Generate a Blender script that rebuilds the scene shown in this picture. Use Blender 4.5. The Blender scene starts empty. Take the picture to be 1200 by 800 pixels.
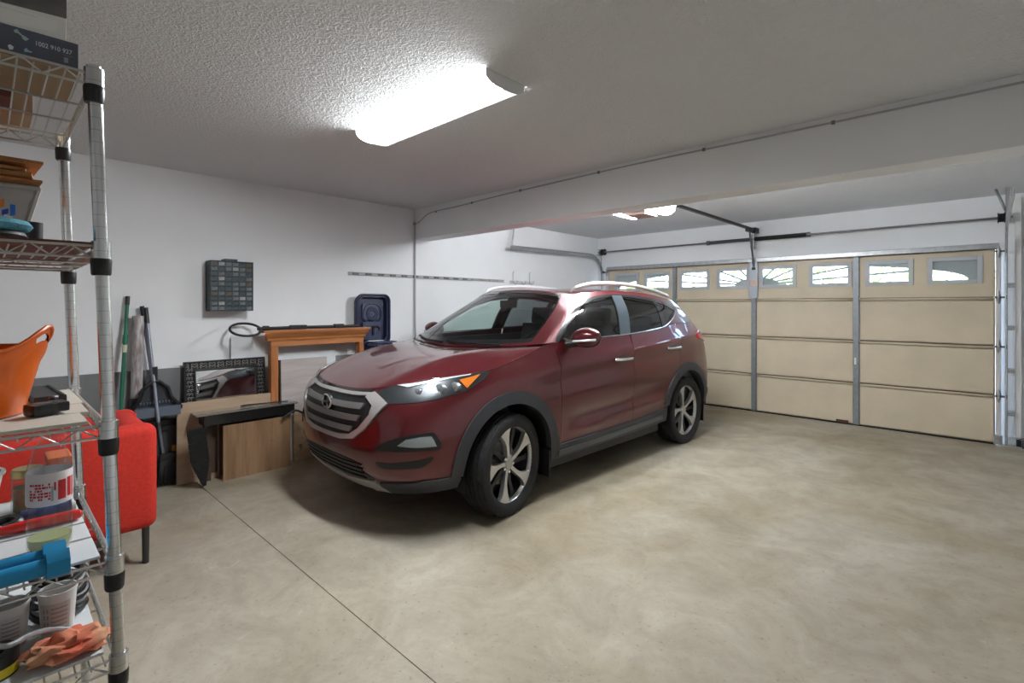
import bpy, bmesh, math, random
import numpy as np
from mathutils import Vector, Matrix
from mathutils.bvhtree import BVHTree
from mathutils.geometry import delaunay_2d_cdt

SC = bpy.context.scene
COL = SC.collection
random.seed(7)
R = math.radians

# ------------------------------------------------------------------ camera
FPX, CXP, CYP, EYE = 589.0, 600.0, 358.0, 1.485          # focal length and principal point on the 1200x800 frame
FW = np.array([-.6904, .7234, 0.]); RT = np.array([.7234, .6904, 0.]); UPV = np.array([0., 0., 1.])
CAMP = np.array([0., 0., EYE])
cam_d = bpy.data.cameras.new('camera'); cam = bpy.data.objects.new('camera', cam_d); COL.objects.link(cam)
cam.location = (0, 0, EYE)
cam.rotation_euler = (R(90), 0, math.atan2(.6904, .7234))
cam_d.sensor_width = 36.0; cam_d.lens = 36.0*FPX/1200.0
cam_d.shift_y = (CYP-400.0)/1200.0
cam_d.clip_start = .02
SC.camera = cam

# ------------------------------------------------------------------ world, lamps' strengths, exposure
world = bpy.data.worlds.new('sky'); SC.world = world; world.use_nodes = True
wn = world.node_tree; wn.nodes.clear()
wo = wn.nodes.new('ShaderNodeOutputWorld'); wb = wn.nodes.new('ShaderNodeBackground')
sky = wn.nodes.new('ShaderNodeTexSky'); sky.sky_type = 'NISHITA'; sky.sun_disc = False
sky.sun_elevation = R(48); sky.sun_rotation = R(200); sky.air_density = 1.0; sky.dust_density = 2.5
wb.inputs['Strength'].default_value = 2.0
wn.links.new(sky.outputs[0], wb.inputs[0]); wn.links.new(wb.outputs[0], wo.inputs[0])
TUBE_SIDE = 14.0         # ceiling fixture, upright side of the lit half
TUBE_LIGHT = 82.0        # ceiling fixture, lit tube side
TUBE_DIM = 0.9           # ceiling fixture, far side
BULB_LIGHT = 95.0       # lamp in the door opener
LAMP_COL = (.95, .98, 1.0)
vs = SC.view_settings
SC.display_settings.display_device = 'sRGB'
vs.view_transform = 'Standard'; vs.look = 'None'; vs.gamma = 1.0; vs.use_curve_mapping = False
vs.exposure = 0.90

# ------------------------------------------------------------------ helpers
def ray(x, y): return FW + RT*(x-CXP)/FPX - UPV*(y-CYP)/FPX
def onz(x, y, z): d = ray(x, y); return CAMP + d*(z-EYE)/d[2]
def onX(x, y, X): d = ray(x, y); return CAMP + d*X/d[0]
def onY(x, y, Y): d = ray(x, y); return CAMP + d*Y/d[1]

MATS = {}
def mat(name, col, rough=.5, metal=0., var=0., scale=8., bump=0., bscale=60., coat=0., emit=0., ecol=None, col2=None, spec=.5, trans=0., stretch=None, alpha=1., flake=False):
    if name in MATS: return MATS[name]
    m = bpy.data.materials.new(name); m.use_nodes = True; nt = m.node_tree
    b = nt.nodes['Principled BSDF']
    b.inputs['Base Color'].default_value = (*col, 1); b.inputs['Roughness'].default_value = rough
    b.inputs['Metallic'].default_value = metal; b.inputs['Coat Weight'].default_value = coat
    b.inputs['Coat Roughness'].default_value = .03; b.inputs['Specular IOR Level'].default_value = spec
    b.inputs['Transmission Weight'].default_value = trans; b.inputs['Alpha'].default_value = alpha
    if emit:
        b.inputs['Emission Color'].default_value = (*(ecol or col), 1); b.inputs['Emission Strength'].default_value = emit
    tc = nt.nodes.new('ShaderNodeTexCoord'); mp = nt.nodes.new('ShaderNodeMapping')
    nt.links.new(tc.outputs['Object'], mp.inputs[0])
    if stretch: mp.inputs['Scale'].default_value = stretch
    if var or col2:
        n = nt.nodes.new('ShaderNodeTexNoise'); n.inputs['Scale'].default_value = scale; n.inputs['Detail'].default_value = 6
        cr = nt.nodes.new('ShaderNodeValToRGB'); c2 = col2 or tuple(max(0, c*(1-var)) for c in col)
        c1 = col if col2 else tuple(min(1, c*(1+var)) for c in col)
        cr.color_ramp.elements[0].color = (*c2, 1); cr.color_ramp.elements[1].color = (*c1, 1)
        cr.color_ramp.elements[0].position = .35; cr.color_ramp.elements[1].position = .65
        nt.links.new(mp.outputs[0], n.inputs[0]); nt.links.new(n.outputs['Fac'], cr.inputs[0])
        nt.links.new(cr.outputs[0], b.inputs['Base Color'])
    if bump:
        n2 = nt.nodes.new('ShaderNodeTexNoise'); n2.inputs['Scale'].default_value = bscale; n2.inputs['Detail'].default_value = 3
        bp = nt.nodes.new('ShaderNodeBump'); bp.inputs['Strength'].default_value = bump; bp.inputs['Distance'].default_value = .01
        nt.links.new(mp.outputs[0], n2.inputs[0]); nt.links.new(n2.outputs['Fac'], bp.inputs['Height'])
        nt.links.new(bp.outputs[0], b.inputs['Normal'])
    MATS[name] = m
    return m

def glassmat(name, tint, ior=1.45, rough=.0, refl=1.0):
    """thin pane: clear tinted film with a fresnel gloss"""
    if name in MATS: return MATS[name]
    m = bpy.data.materials.new(name); m.use_nodes = True; nt = m.node_tree; nt.nodes.clear()
    o = nt.nodes.new('ShaderNodeOutputMaterial'); mx = nt.nodes.new('ShaderNodeMixShader')
    t = nt.nodes.new('ShaderNodeBsdfTransparent'); g = nt.nodes.new('ShaderNodeBsdfGlossy'); f = nt.nodes.new('ShaderNodeFresnel')
    t.inputs[0].default_value = (*tint, 1); g.inputs['Roughness'].default_value = rough; f.inputs[0].default_value = ior
    ge = nt.nodes.new('ShaderNodeNewGeometry'); mr = nt.nodes.new('ShaderNodeMapRange')
    mr.inputs['To Min'].default_value = ior; mr.inputs['To Max'].default_value = 1/ior      # same gloss from both sides of the film
    nt.links.new(ge.outputs['Backfacing'], mr.inputs['Value']); nt.links.new(mr.outputs[0], f.inputs[0])
    g.inputs[0].default_value = (refl, refl, refl, 1)
    nt.links.new(f.outputs[0], mx.inputs[0]); nt.links.new(t.outputs[0], mx.inputs[1]); nt.links.new(g.outputs[0], mx.inputs[2])
    nt.links.new(mx.outputs[0], o.inputs[0]); MATS[name] = m
    return m

def woodmat(name, c1, c2, scale=3., axis='Z', rough=.45, band=6.):
    if name in MATS: return MATS[name]
    m = bpy.data.materials.new(name); m.use_nodes = True; nt = m.node_tree; b = nt.nodes['Principled BSDF']
    tc = nt.nodes.new('ShaderNodeTexCoord'); mp = nt.nodes.new('ShaderNodeMapping')
    st = {'X': (.12, 1, 1), 'Y': (1, .12, 1), 'Z': (1, 1, .08)}[axis]
    mp.inputs['Scale'].default_value = tuple(s*scale for s in st)
    n = nt.nodes.new('ShaderNodeTexNoise'); n.inputs['Scale'].default_value = band; n.inputs['Detail'].default_value = 8; n.inputs['Roughness'].default_value = .7
    cr = nt.nodes.new('ShaderNodeValToRGB')
    cr.color_ramp.elements[0].color = (*c2, 1); cr.color_ramp.elements[1].color = (*c1, 1)
    cr.color_ramp.elements[0].position = .35; cr.color_ramp.elements[1].position = .62
    b.inputs['Roughness'].default_value = rough
    nt.links.new(tc.outputs['Object'], mp.inputs[0]); nt.links.new(mp.outputs[0], n.inputs[0]); nt.links.new(n.outputs['Fac'], cr.inputs[0]); nt.links.new(cr.outputs[0], b.inputs['Base Color'])
    MATS[name] = m
    return m

MW = {}                                         # world matrix of each empty/thing (no depsgraph needed)
def thing(name, label, cat, loc=(0, 0, 0), rotz=0., group=None, rot=None):
    o = bpy.data.objects.new(name, None); COL.objects.link(o); o.empty_display_size = .05
    o.location = tuple(float(c) for c in loc); o.rotation_euler = rot or (0, 0, rotz)
    o['label'] = label; o['category'] = cat
    if group: o['group'] = group
    MW[o.name] = Matrix.Translation(Vector(o.location)) @ o.rotation_euler.to_matrix().to_4x4()
    return o
def tag(o, label=None, cat=None, group=None, kind=None):
    if label: o['label'] = label
    if cat: o['category'] = cat
    if group: o['group'] = group
    if kind: o['kind'] = kind
    return o

class MB:
    """collects simple solids; build() links them as one mesh object"""
    def __init__(s): s.v = []; s.f = []; s.sm = []
    def add(s, vs_, fs, smooth=False):
        o = len(s.v); s.v += [tuple(float(c) for c in p) for p in vs_]; s.f += [tuple(i+o for i in f) for f in fs]; s.sm += [smooth]*len(fs)
        return s
    def box(s, c, d, rot=None, bev=0.):
        bm = bmesh.new(); bmesh.ops.create_cube(bm, size=1)
        for v in bm.verts: v.co = Vector((v.co.x*d[0], v.co.y*d[1], v.co.z*d[2]))
        if bev: bmesh.ops.bevel(bm, geom=bm.edges[:], offset=bev, segments=2, profile=.7, affect='EDGES')
        Mx = rot.to_matrix() if hasattr(rot, 'to_matrix') else (rot if rot is not None else Matrix.Identity(3))
        cc = Vector(tuple(float(q) for q in c))
        vs_ = [Mx @ v.co + cc for v in bm.verts]; bm.verts.index_update()
        fs = [[v.index for v in f.verts] for f in bm.faces]; bm.free()
        return s.add(vs_, fs)
    def b2(s, lo, hi, bev=0.):
        return s.box([(a+b)/2 for a, b in zip(lo, hi)], [abs(b-a) for a, b in zip(lo, hi)], bev=bev)
    def tube(s, pts, r, n=10, cap=True, closed=False, flat=None):
        P = [Vector(tuple(float(c) for c in p)) for p in pts]; N = len(P)
        rr = r if hasattr(r, '__len__') else [r]*N
        T = []
        for i in range(N):
            a = P[i-1] if (i > 0 or closed) else P[i]; b = P[(i+1) % N] if (i < N-1 or closed) else P[i]
            T.append((b-a).normalized())
        t0 = T[0]; u = t0.orthogonal().normalized()
        if flat is not None: u = (Vector(flat)-t0*Vector(flat).dot(t0)).normalized()
        vs_ = []
        for i in range(N):
            u = (u-T[i]*u.dot(T[i])).normalized(); w = T[i].cross(u)
            for k in range(n):
                a = 2*math.pi*k/n; vs_.append(P[i]+(u*math.cos(a)+w*math.sin(a))*rr[i])
        fs = []
        for i in range(N if closed else N-1):
            j = (i+1) % N
            for k in range(n): fs.append((i*n+k, i*n+(k+1) % n, j*n+(k+1) % n, j*n+k))
        s.add(vs_, fs, True)
        if cap and not closed:
            s.add(vs_[:n], [tuple(range(n-1, -1, -1))]); s.add(vs_[-n:], [tuple(range(n))])
        return s
    def cyl(s, a, b, r, n=16, r2=None): return s.tube([a, b], [r, r if r2 is None else r2], n)
    def lathe(s, prof, c=(0, 0, 0), n=24, axis='Z', sx=1., sy=1., sharp=False):
        """prof: list of (r, h)"""
        vs_ = []
        for r, h in prof:
            for k in range(n):
                a = 2*math.pi*k/n; x, y = r*math.cos(a)*sx, r*math.sin(a)*sy
                vs_.append({'Z': (c[0]+x, c[1]+y, c[2]+h), 'X': (c[0]+h, c[1]+x, c[2]+y), 'Y': (c[0]+y, c[1]+h, c[2]+x)}[axis])
        fs = [(i*n+k, i*n+(k+1) % n, (i+1)*n+(k+1) % n, (i+1)*n+k) for i in range(len(prof)-1) for k in range(n)]
        return s.add(vs_, fs, not sharp)
    def disc(s, c, r, nrm, n=24):
        nrm = Vector(nrm).normalized(); u = nrm.orthogonal().normalized(); w = nrm.cross(u); c = Vector(tuple(float(q) for q in c))
        return s.add([c+(u*math.cos(2*math.pi*k/n)+w*math.sin(2*math.pi*k/n))*r for k in range(n)], [tuple(range(n))])
    def prism(s, poly, Mx, h, smooth=False):
        """poly 2D extruded 0..h along local z, Mx: 4x4"""
        n = len(poly)
        vs_ = [Mx @ Vector((x, y, 0)) for x, y in poly]+[Mx @ Vector((x, y, h)) for x, y in poly]
        s.add(vs_, [tuple(range(n-1, -1, -1)), tuple(range(n, 2*n))])
        return s.add(vs_, [(i, (i+1) % n, (i+1) % n+n, i+n) for i in range(n)], smooth)
    def build(s, name, m, parent=None, world=True):
        me = bpy.data.meshes.new(name); V = s.v
        if parent is not None and world:
            inv = MW[parent.name].inverted(); V = [tuple(inv @ Vector(p)) for p in V]
        me.from_pydata(V, [], s.f)
        me.polygons.foreach_set('use_smooth', s.sm)
        bm = bmesh.new(); bm.from_mesh(me); bmesh.ops.remove_doubles(bm, verts=bm.verts[:], dist=1e-6); bmesh.ops.recalc_face_normals(bm, faces=bm.faces[:])
        for e in bm.edges:
            if len(e.link_faces) == 2 and e.calc_face_angle(0) > R(40): e.smooth = False
        bm.to_mesh(me); bm.free()
        me.materials.append(m); me.update()
        o = bpy.data.objects.new(name, me); COL.objects.link(o)
        if parent is not None:
            o.parent = parent; MW[o.name] = MW[parent.name].copy() if world else MW[parent.name].copy()
        else: MW[o.name] = Matrix.Identity(4)
        return o
def B(): return MB()
def struct(o, label=None):
    o['kind'] = 'structure'
    if label: o['label'] = label
    return o
def frame_mat(o, x, y, z=None):
    """4x4 with origin o and axes x, y (z = x cross y)"""
    x = Vector(x).normalized(); y = Vector(y).normalized(); z = x.cross(y)
    M = Matrix(((x.x, y.x, z.x, o[0]), (x.y, y.y, z.y, o[1]), (x.z, y.z, z.z, o[2]), (0, 0, 0, 1)))
    return M
def text_obj(txt, size, Mx, m, name, parent, depth=.0006, width=None):
    cu = bpy.data.curves.new('lettering', 'FONT'); cu.body = txt; cu.size = size; cu.extrude = depth; cu.align_x = 'CENTER'; cu.align_y = 'CENTER'
    t = bpy.data.objects.new('lettering', cu); COL.objects.link(t)
    bpy.context.view_layer.update()
    me = bpy.data.meshes.new_from_object(t.evaluated_get(bpy.context.evaluated_depsgraph_get()))
    bpy.data.objects.remove(t); bpy.data.curves.remove(cu)
    k = 1.
    if width:
        xs = [v.co.x for v in me.vertices]; k = width/(max(xs)-min(xs))
    inv = MW[parent.name].inverted() if parent is not None else Matrix.Identity(4)
    for v in me.vertices: v.co = inv @ (Mx @ Vector((v.co.x*k, v.co.y, v.co.z)))
    me.materials.clear(); me.materials.append(m); me.name = name
    o = bpy.data.objects.new(name, me); COL.objects.link(o)
    if parent is not None: o.parent = parent; MW[o.name] = MW[parent.name].copy()
    return o
def copy_tree(o, parent=None):
    c = o.copy(); COL.objects.link(c)
    if parent is not None: c.parent = parent
    for ch in [x for x in bpy.data.objects if x.parent == o]: copy_tree(ch, c)
    return c
def cat_rom(P, n, closed=False):
    P = [np.array(p, float) for p in P]; N = len(P); out = []
    rng = N if closed else N-1
    for i in range(rng):
        p0 = P[i-1] if (i > 0 or closed) else 2*P[0]-P[1]; p1 = P[i]; p2 = P[(i+1) % N]
        p3 = P[(i+2) % N] if (i+2 < N or closed) else 2*P[-1]-P[-2]
        for k in range(n):
            t = k/n
            out.append(.5*((2*p1)+(-p0+p2)*t+(2*p0-5*p1+4*p2-p3)*t*t+(-p0+3*p1-3*p2+p3)*t**3))
    if not closed: out.append(P[-1])
    return out
# ================================================================== THE ROOM
XL, XR, YF, YB, ZC, ZC2 = -5.05, 1.10, 7.51, -2.3, 2.645, 2.668
M_WALL = mat('wall_paint', (.83, .845, .86), .8, 0, var=.02, scale=2, bump=.03, bscale=120)
M_WHITE = mat('white_paint', (.80, .80, .79), .55)
M_BAND = mat('stem_wall_grey', (.20, .205, .21), .85, 0, var=.12, scale=3, bump=.15, bscale=90)
M_GALV = mat('galvanized', (.46, .47, .48), .42, .85, var=.12, scale=25)
M_RAILG = mat('rail_grey', (.40, .40, .40), .6, .15)
M_STEEL = mat('dull_steel', (.20, .20, .21), .4, .8)
M_DKST = mat('dark_spring_steel', (.015, .015, .016), .5, .3)
def popcorn(name):
    m = bpy.data.materials.new(name); m.use_nodes = True; nt = m.node_tree; b = nt.nodes['Principled BSDF']
    b.inputs['Base Color'].default_value = (.73, .745, .76, 1); b.inputs['Roughness'].default_value = .85
    tc = nt.nodes.new('ShaderNodeTexCoord'); n = nt.nodes.new('ShaderNodeTexNoise'); n.inputs['Scale'].default_value = 42; n.inputs['Detail'].default_value = 2.5
    n.inputs['Distortion'].default_value = 1.2
    rp = nt.nodes.new('ShaderNodeValToRGB'); rp.color_ramp.elements[0].position = .42; rp.color_ramp.elements[1].position = .6
    bp = nt.nodes.new('ShaderNodeBump'); bp.inputs['Strength'].default_value = .55; bp.inputs['Distance'].default_value = .012
    nt.links.new(tc.outputs['Object'], n.inputs[0]); nt.links.new(n.outputs['Fac'], rp.inputs[0]); nt.links.new(rp.outputs[0], bp.inputs['Height']); nt.links.new(bp.outputs[0], b.inputs['Normal'])
    return m
M_CEIL = popcorn('textured_ceiling')
def concrete(name):
    m = bpy.data.materials.new(name); m.use_nodes = True; nt = m.node_tree; b = nt.nodes['Principled BSDF']
    tc = nt.nodes.new('ShaderNodeTexCoord'); L = nt.links.new
    def noise(sc, det=5, dist=0., rough=.6):
        n = nt.nodes.new('ShaderNodeTexNoise'); n.inputs['Scale'].default_value = sc; n.inputs['Detail'].default_value = det; n.inputs['Distortion'].default_value = dist; n.inputs['Roughness'].default_value = rough
        L(tc.outputs['Object'], n.inputs[0]); return n.outputs['Fac']
    def ramp(f, p0, p1, c0, c1):
        r = nt.nodes.new('ShaderNodeValToRGB'); r.color_ramp.elements[0].position = p0; r.color_ramp.elements[1].position = p1
        r.color_ramp.elements[0].color = (*c0, 1); r.color_ramp.elements[1].color = (*c1, 1); L(f, r.inputs[0]); return r.outputs[0]
    def mixc(kind, a, b_, f=1.):
        x = nt.nodes.new('ShaderNodeMix'); x.data_type = 'RGBA'; x.blend_type = kind; x.inputs[0].default_value = f; L(a, x.inputs[6]); L(b_, x.inputs[7]); return x.outputs[2]
    base = ramp(noise(.55, 4, .6), .35, .66, (.30, .25, .165), (.405, .374, .308))
    base = mixc('MULTIPLY', base, ramp(noise(2.6, 7, .8, .7), .30, .62, (.72, .70, .66), (1.04, 1.04, 1.04)), .9)
    base = mixc('MULTIPLY', base, ramp(noise(11, 8, .3, .75), .32, .52, (.86, .85, .83), (1, 1, 1)), .8)
    base = mixc('MULTIPLY', base, ramp(noise(45, 3, 0, .5), .29, .37, (.55, .52, .48), (1, 1, 1)), .55)
    base = mixc('SCREEN', base, ramp(noise(5, 4, 1.5, .8), .63, .80, (0, 0, 0), (.22, .22, .21)), .6)
    L(base, b.inputs['Base Color'])
    L(ramp(noise(3, 5), .35, .7, (.50, .5, .5), (.72, .72, .72)), b.inputs['Roughness'])
    bp = nt.nodes.new('ShaderNodeBump'); bp.inputs['Strength'].default_value = .18; bp.inputs['Distance'].default_value = .004
    L(noise(60, 4), bp.inputs['Height']); L(bp.outputs[0], b.inputs['Normal'])
    return m
M_CONC = concrete('floor_concrete')

flo = B().b2((XL-.15, YB-.15, -.16), (XR+.15, YF+.10, -.006)).build('floor', mat('sub_base', (.20, .17, .12), .9)); struct(flo, 'beige stained concrete garage floor with a saw-cut joint')
JY = 1.225
for lo, hi in (((XL-.1, YB-.1, -.004), (XR+.1, JY-.002, 0)), ((XL-.1, JY+.002, -.004), (XR+.1, YF+.10, 0))):
    B().box([(a+b)/2 for a, b in zip(lo, hi)], [b-a for a, b in zip(lo, hi)], None, .0015).build('slab', M_CONC, flo)
struct(B().b2((XL-.15, YB, ZC), (XR+.15, 3.70, ZC+.12)).build('ceiling', M_CEIL), 'textured grey-white ceiling over the near half of the garage')
struct(B().b2((XL-.15, 3.70, ZC2), (XR+.15, YF+.2, ZC2+.12)).build('ceiling', M_CEIL), 'textured white ceiling over the bay at the garage door')
struct(B().box((( XL+XR)/2, 3.70, 2.285+.18), (XR-XL, .23, .36), None, .004).build('trim_1', M_WALL), 'white boxed beam across the ceiling')
struct(B().b2((XL-.15, YB, 0), (XL, YF+.2, ZC2+.1)).build('wall_left', M_WALL), 'white painted wall on the left, behind the car')
struct(B().b2((XL, YB, 0), (XL+.028, YF, .955), ).build('trim_2', M_BAND), 'grey concrete stem wall along the foot of the left wall')
struct(B().b2((XR, YB, 0), (XR+.15, YF+.2, ZC2+.1)).build('wall_right', M_WALL), 'white painted wall on the right')
struct(B().b2((XL-.15, YB-.15, 0), (XR+.15, YB, ZC2+.1)).build('wall_back', M_WALL), 'white painted wall behind the viewer')
wf = B(); wf.b2((.06, YF+.03, 0), (XR, YF+.14, .09)).b2((XL, YF, 2.10), (XR, YF+.14, ZC2+.1)).b2((XL, YF, 0), (-4.83, YF+.14, 2.10)).b2((.06, YF, .09), (XR, YF+.14, 2.10))
struct(wf.build('wall_front', M_WALL), 'white wall around the garage door')
jt = B(); jt.b2((.175, YF-.035, .10), (.225, YF, 2.62), .004); jt.b2((.245, YF-.022, .10), (.40, YF, 2.62), .004)
struct(jt.build('trim_3', M_WHITE), 'white jamb boards right of the garage door')

# ---------------------------------------------------------------- garage door
DX0, DX1, DY = -4.80, .028, 7.45
M_CREAM = mat('door_cream', (.63, .54, .40), .5, 0, var=.05, scale=3, bump=.04, bscale=40)
M_CREAM2 = mat('door_lip', (.60, .47, .30), .5)
door = thing('door_1', 'cream sectional garage door with eight small fan windows', 'garage door', ((DX0+DX1)/2, DY+.03, 0)); door['kind'] = 'structure'; del door['category']
STX = [-3.585, -2.414, -1.213]
edges_ = [DX0]+STX+[DX1]
ZS = [0.012, .527, 1.052, 1.575, 2.092]
WX = [(-4.66, -4.22), (-4.10, -3.66), (-3.50, -3.05), (-2.92, -2.48), (-2.33, -1.89), (-1.72, -1.27), (-1.11, -.67), (-.52, -.08)]
WZ0, WZ1 = 1.738, 2.018
M_WFR = mat('window_frame_grey', (.50, .52, .54), .5)
M_SUN = mat('sunburst_plastic', (.50, .52, .54), .5)
M_PANE = glassmat('door_pane', (.93, .95, .95), 1.4)
M_STILE = mat('stile_grey', (.25, .275, .30), .45, .5, var=.08, scale=20)
fan_c = (DX0+DX1)/2; fan_a = 2.20; fan_h = (WZ1-WZ0-.07); fan_b = fan_h*1.12; fz = WZ0+.035
def clip_poly(poly, lo, hi):
    for ax, lim, sg in ((0, lo[0], 1), (0, hi[0], -1), (1, lo[1], 1), (1, hi[1], -1)):
        out = []
        for i in range(len(poly)):
            a, b = poly[i-1], poly[i]; da, db = sg*(a[ax]-lim), sg*(b[ax]-lim)
            if (da >= 0) != (db >= 0):
                t = da/(da-db); out.append((a[0]+(b[0]-a[0])*t, a[1]+(b[1]-a[1])*t))
            if db >= 0: out.append(b)
        poly = out
        if len(poly) < 3: return []
    return poly
for k in range(4):
    z0, z1 = ZS[k], ZS[k+1]
    sec = B(); sec.b2((DX0, DY+.028, z0), (DX1, DY+.042, z1-.002)) if k < 3 else None
    if k == 3:
        xs = [DX0]+[x for w in WX for x in w]+[DX1]
        sec.b2((DX0, DY+.028, z0), (DX1, DY+.042, WZ0)); sec.b2((DX0, DY+.028, WZ1), (DX1, DY+.042, z1))
        for i in range(0, len(xs), 2): sec.b2((xs[i], DY+.028, WZ0), (xs[i+1], DY+.042, WZ1))
    so = sec.build('door_section', M_CREAM, door)
    for c in range(4):
        x0, x1 = edges_[c]+(.035 if c else .012), edges_[c+1]-(.035 if c < 3 else .012)
        p = B()
        if k < 3: p.box(((x0+x1)/2, DY+.014, (z0+z1)/2-.012), (x1-x0, .030, z1-z0-.050), None, .008)
        else:
            ws_ = WX[2*c:2*c+2]; xs = [x0, ws_[0][0], ws_[0][1], ws_[1][0], ws_[1][1], x1]
            p.b2((x0, DY, z0+.006), (x1, DY+.028, WZ0)); p.b2((x0, DY, WZ1), (x1, DY+.028, z1-.02))
            for i in range(0, 6, 2): p.b2((xs[i], DY, WZ0), (xs[i+1], DY+.028, WZ1))
        p.build('door_panel', M_CREAM, so)
        if k < 3:     # the rounded lip along the top of the section
            lp = B(); lp.tube([(x0, DY+.006, z1-.014), (x1, DY+.006, z1-.014)], .0155, 8); lp.build('section_lip', M_CREAM, so)
            sh_ = B(); sh_.b2((x0, DY-.004, z1+.0005), (x1, DY+.028, z1+.006)); sh_.build('seam_seal', mat('seam_brown', (.12, .09, .06), .7), so)
    for c, x in enumerate(STX):
        B().box((x, DY-.006, (z0+z1)/2), (.062, .03, z1-z0-.004), None, .004).build('stile', M_STILE, so)
        hg = B(); hg.box((x, DY-.027, z1-.004), (.05, .012, .06 if k < 3 else .02), None, .003); hg.build('hinge', M_STILE, so)
    for x, s_ in ((DX0-.022, -1), (DX1+.024, 1)):
        B().box((x, DY+.005, (z0+z1)/2), (.046, .045, z1-z0-.003), None, .004).build('end_stile', mat('end_white', (.68, .68, .68), .45), so)
        zz = z1-.002 if k < 3 else z1-.03
        hb = B(); hb.tube([(x, DY-.022, zz-.07), (x, DY-.024, zz), (x, DY-.022, zz+.07)], [.006, .024, .006], 10); hb.build('hinge', M_GALV, so)
        B().cyl((x-.03*s_, DY-.035, zz), (x+.06*s_, DY-.035, zz), .011, 10).build('roller', M_STEEL, so)
        B().cyl((x+.05*s_, DY-.035, zz), (x+.065*s_, DY-.035, zz), .022, 12).build('roller_wheel', M_STEEL, so)
    if k == 0:
        B().box((DX1+.02, DY-.01, .06), (.07, .04, .10), None, .004).build('corner_bracket', M_GALV, so)
        B().b2((DX0, DY, 0.001), (DX1, DY+.040, .013)).build('bottom_seal', mat('rubber_seal', (.01, .01, .01), .7), so)
        B().box((-1.36, DY-.014, .035), (.13, .02, .035), None, .004).build('bottom_handle', mat('rusty', (.10, .04, .025), .7), so)
    if k == 1:
        lk = B(); lk.box((STX[2]-.006, DY-.028, .80), (.022, .02, .085), None, .005); lk.build('door_lock', M_WHITE, so)
    if k == 3:
        for wi, (x0, x1) in enumerate(WX):
            fr = B(); f = .034
            fr.b2((x0-.012, DY-.014, WZ0-.012), (x0+f, DY+.035, WZ1+.012), .004).b2((x1-f, DY-.014, WZ0-.012), (x1+.012, DY+.035, WZ1+.012), .004)
            fr.b2((x0+f, DY-.014, WZ0-.012), (x1-f, DY+.035, WZ0+f), .004).b2((x0+f, DY-.014, WZ1-f), (x1-f, DY+.035, WZ1+.012), .004)
            fr.build('window_frame', M_WFR, so)
            B().b2((x0+.02, DY+.010, WZ0+.02), (x1-.02, DY+.014, WZ1-.02)).build('window_pane', M_PANE, so)
            lo, hi = (x0+f-.004, WZ0+f-.004), (x1-f+.004, WZ1-f+.004)
            g_ = B(); gk = [0]
            def put(poly):
                q = clip_poly(poly, lo, hi)
                if len(q) > 2: gk[0] += 1; g_.prism(q, frame_mat((0, DY+.030+.00012*gk[0], 0), (1, 0, 0), (0, 0, 1)), .010)
            for sl in (.33, .85, 2.0, 4.6):
                for s_ in (1, -1):
                    d = np.array([s_*1., sl*fan_h]); dn = d/np.linalg.norm(d); n_ = np.array([-dn[1], dn[0]])*.013; far = dn*2.6
                    put([tuple(np.array([fan_c, fz])+n_), tuple(np.array([fan_c, fz])+n_+far), tuple(np.array([fan_c, fz])-n_+far), tuple(np.array([fan_c, fz])-n_)])
            put([(fan_c+.30*math.cos(t), fz-.01+.115*math.sin(t)) for t in np.linspace(0, math.pi, 20)])
            for a, b in zip(np.linspace(-math.pi/2, math.pi/2, 60)[:-1], np.linspace(-math.pi/2, math.pi/2, 60)[1:]):
                pa = (fan_c+fan_a*math.sin(a), fz+fan_b*math.cos(a)); pb = (fan_c+fan_a*math.sin(b), fz+fan_b*math.cos(b))
                put([pa, pb, (pb[0], WZ1+.1), (pa[0], WZ1+.1)])
            for s_ in (1, -1): put([(fan_c+s_*fan_a, WZ0), (fan_c+s_*(fan_a+1), WZ0), (fan_c+s_*(fan_a+1), WZ1), (fan_c+s_*fan_a, WZ1)])
            if g_.v: g_.build('sunburst_insert', M_SUN, so)
        # operator bracket in the middle
        br = B(); br.box((STX[1], DY-.030, 1.84), (.115, .018, .50), None, .006); bo = br.build('operator_bracket', mat('bracket_grey', (.33, .36, .40), .4, .6), so)
        B().box((STX[1]+.005, DY-.0405, 1.80), (.085, .003, .075)).build('warning_label', mat('label_peach', (.75, .52, .42), .6), so)
        B().box((STX[1]+.01, DY-.048, 2.00), (.045, .02, .035), None, .006).build('bracket_pin', mat('pin_black', (.01, .01, .01), .5), so)
st = B(); st.b2((DX0-.01, DY-.035, 2.088), (DX1+.03, DY-.030, 2.15)).b2((DX0-.01, DY-.035, 2.088), (DX1+.03, DY+.01, 2.094)).b2((DX0-.01, DY-.035, 2.145), (DX1+.03, DY+.02, 2.150)).b2((DX0-.01, DY+.02, 2.085), (DX1+.03, DY+.028, 2.15))
st.build('top_strut', M_GALV, door)

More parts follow.
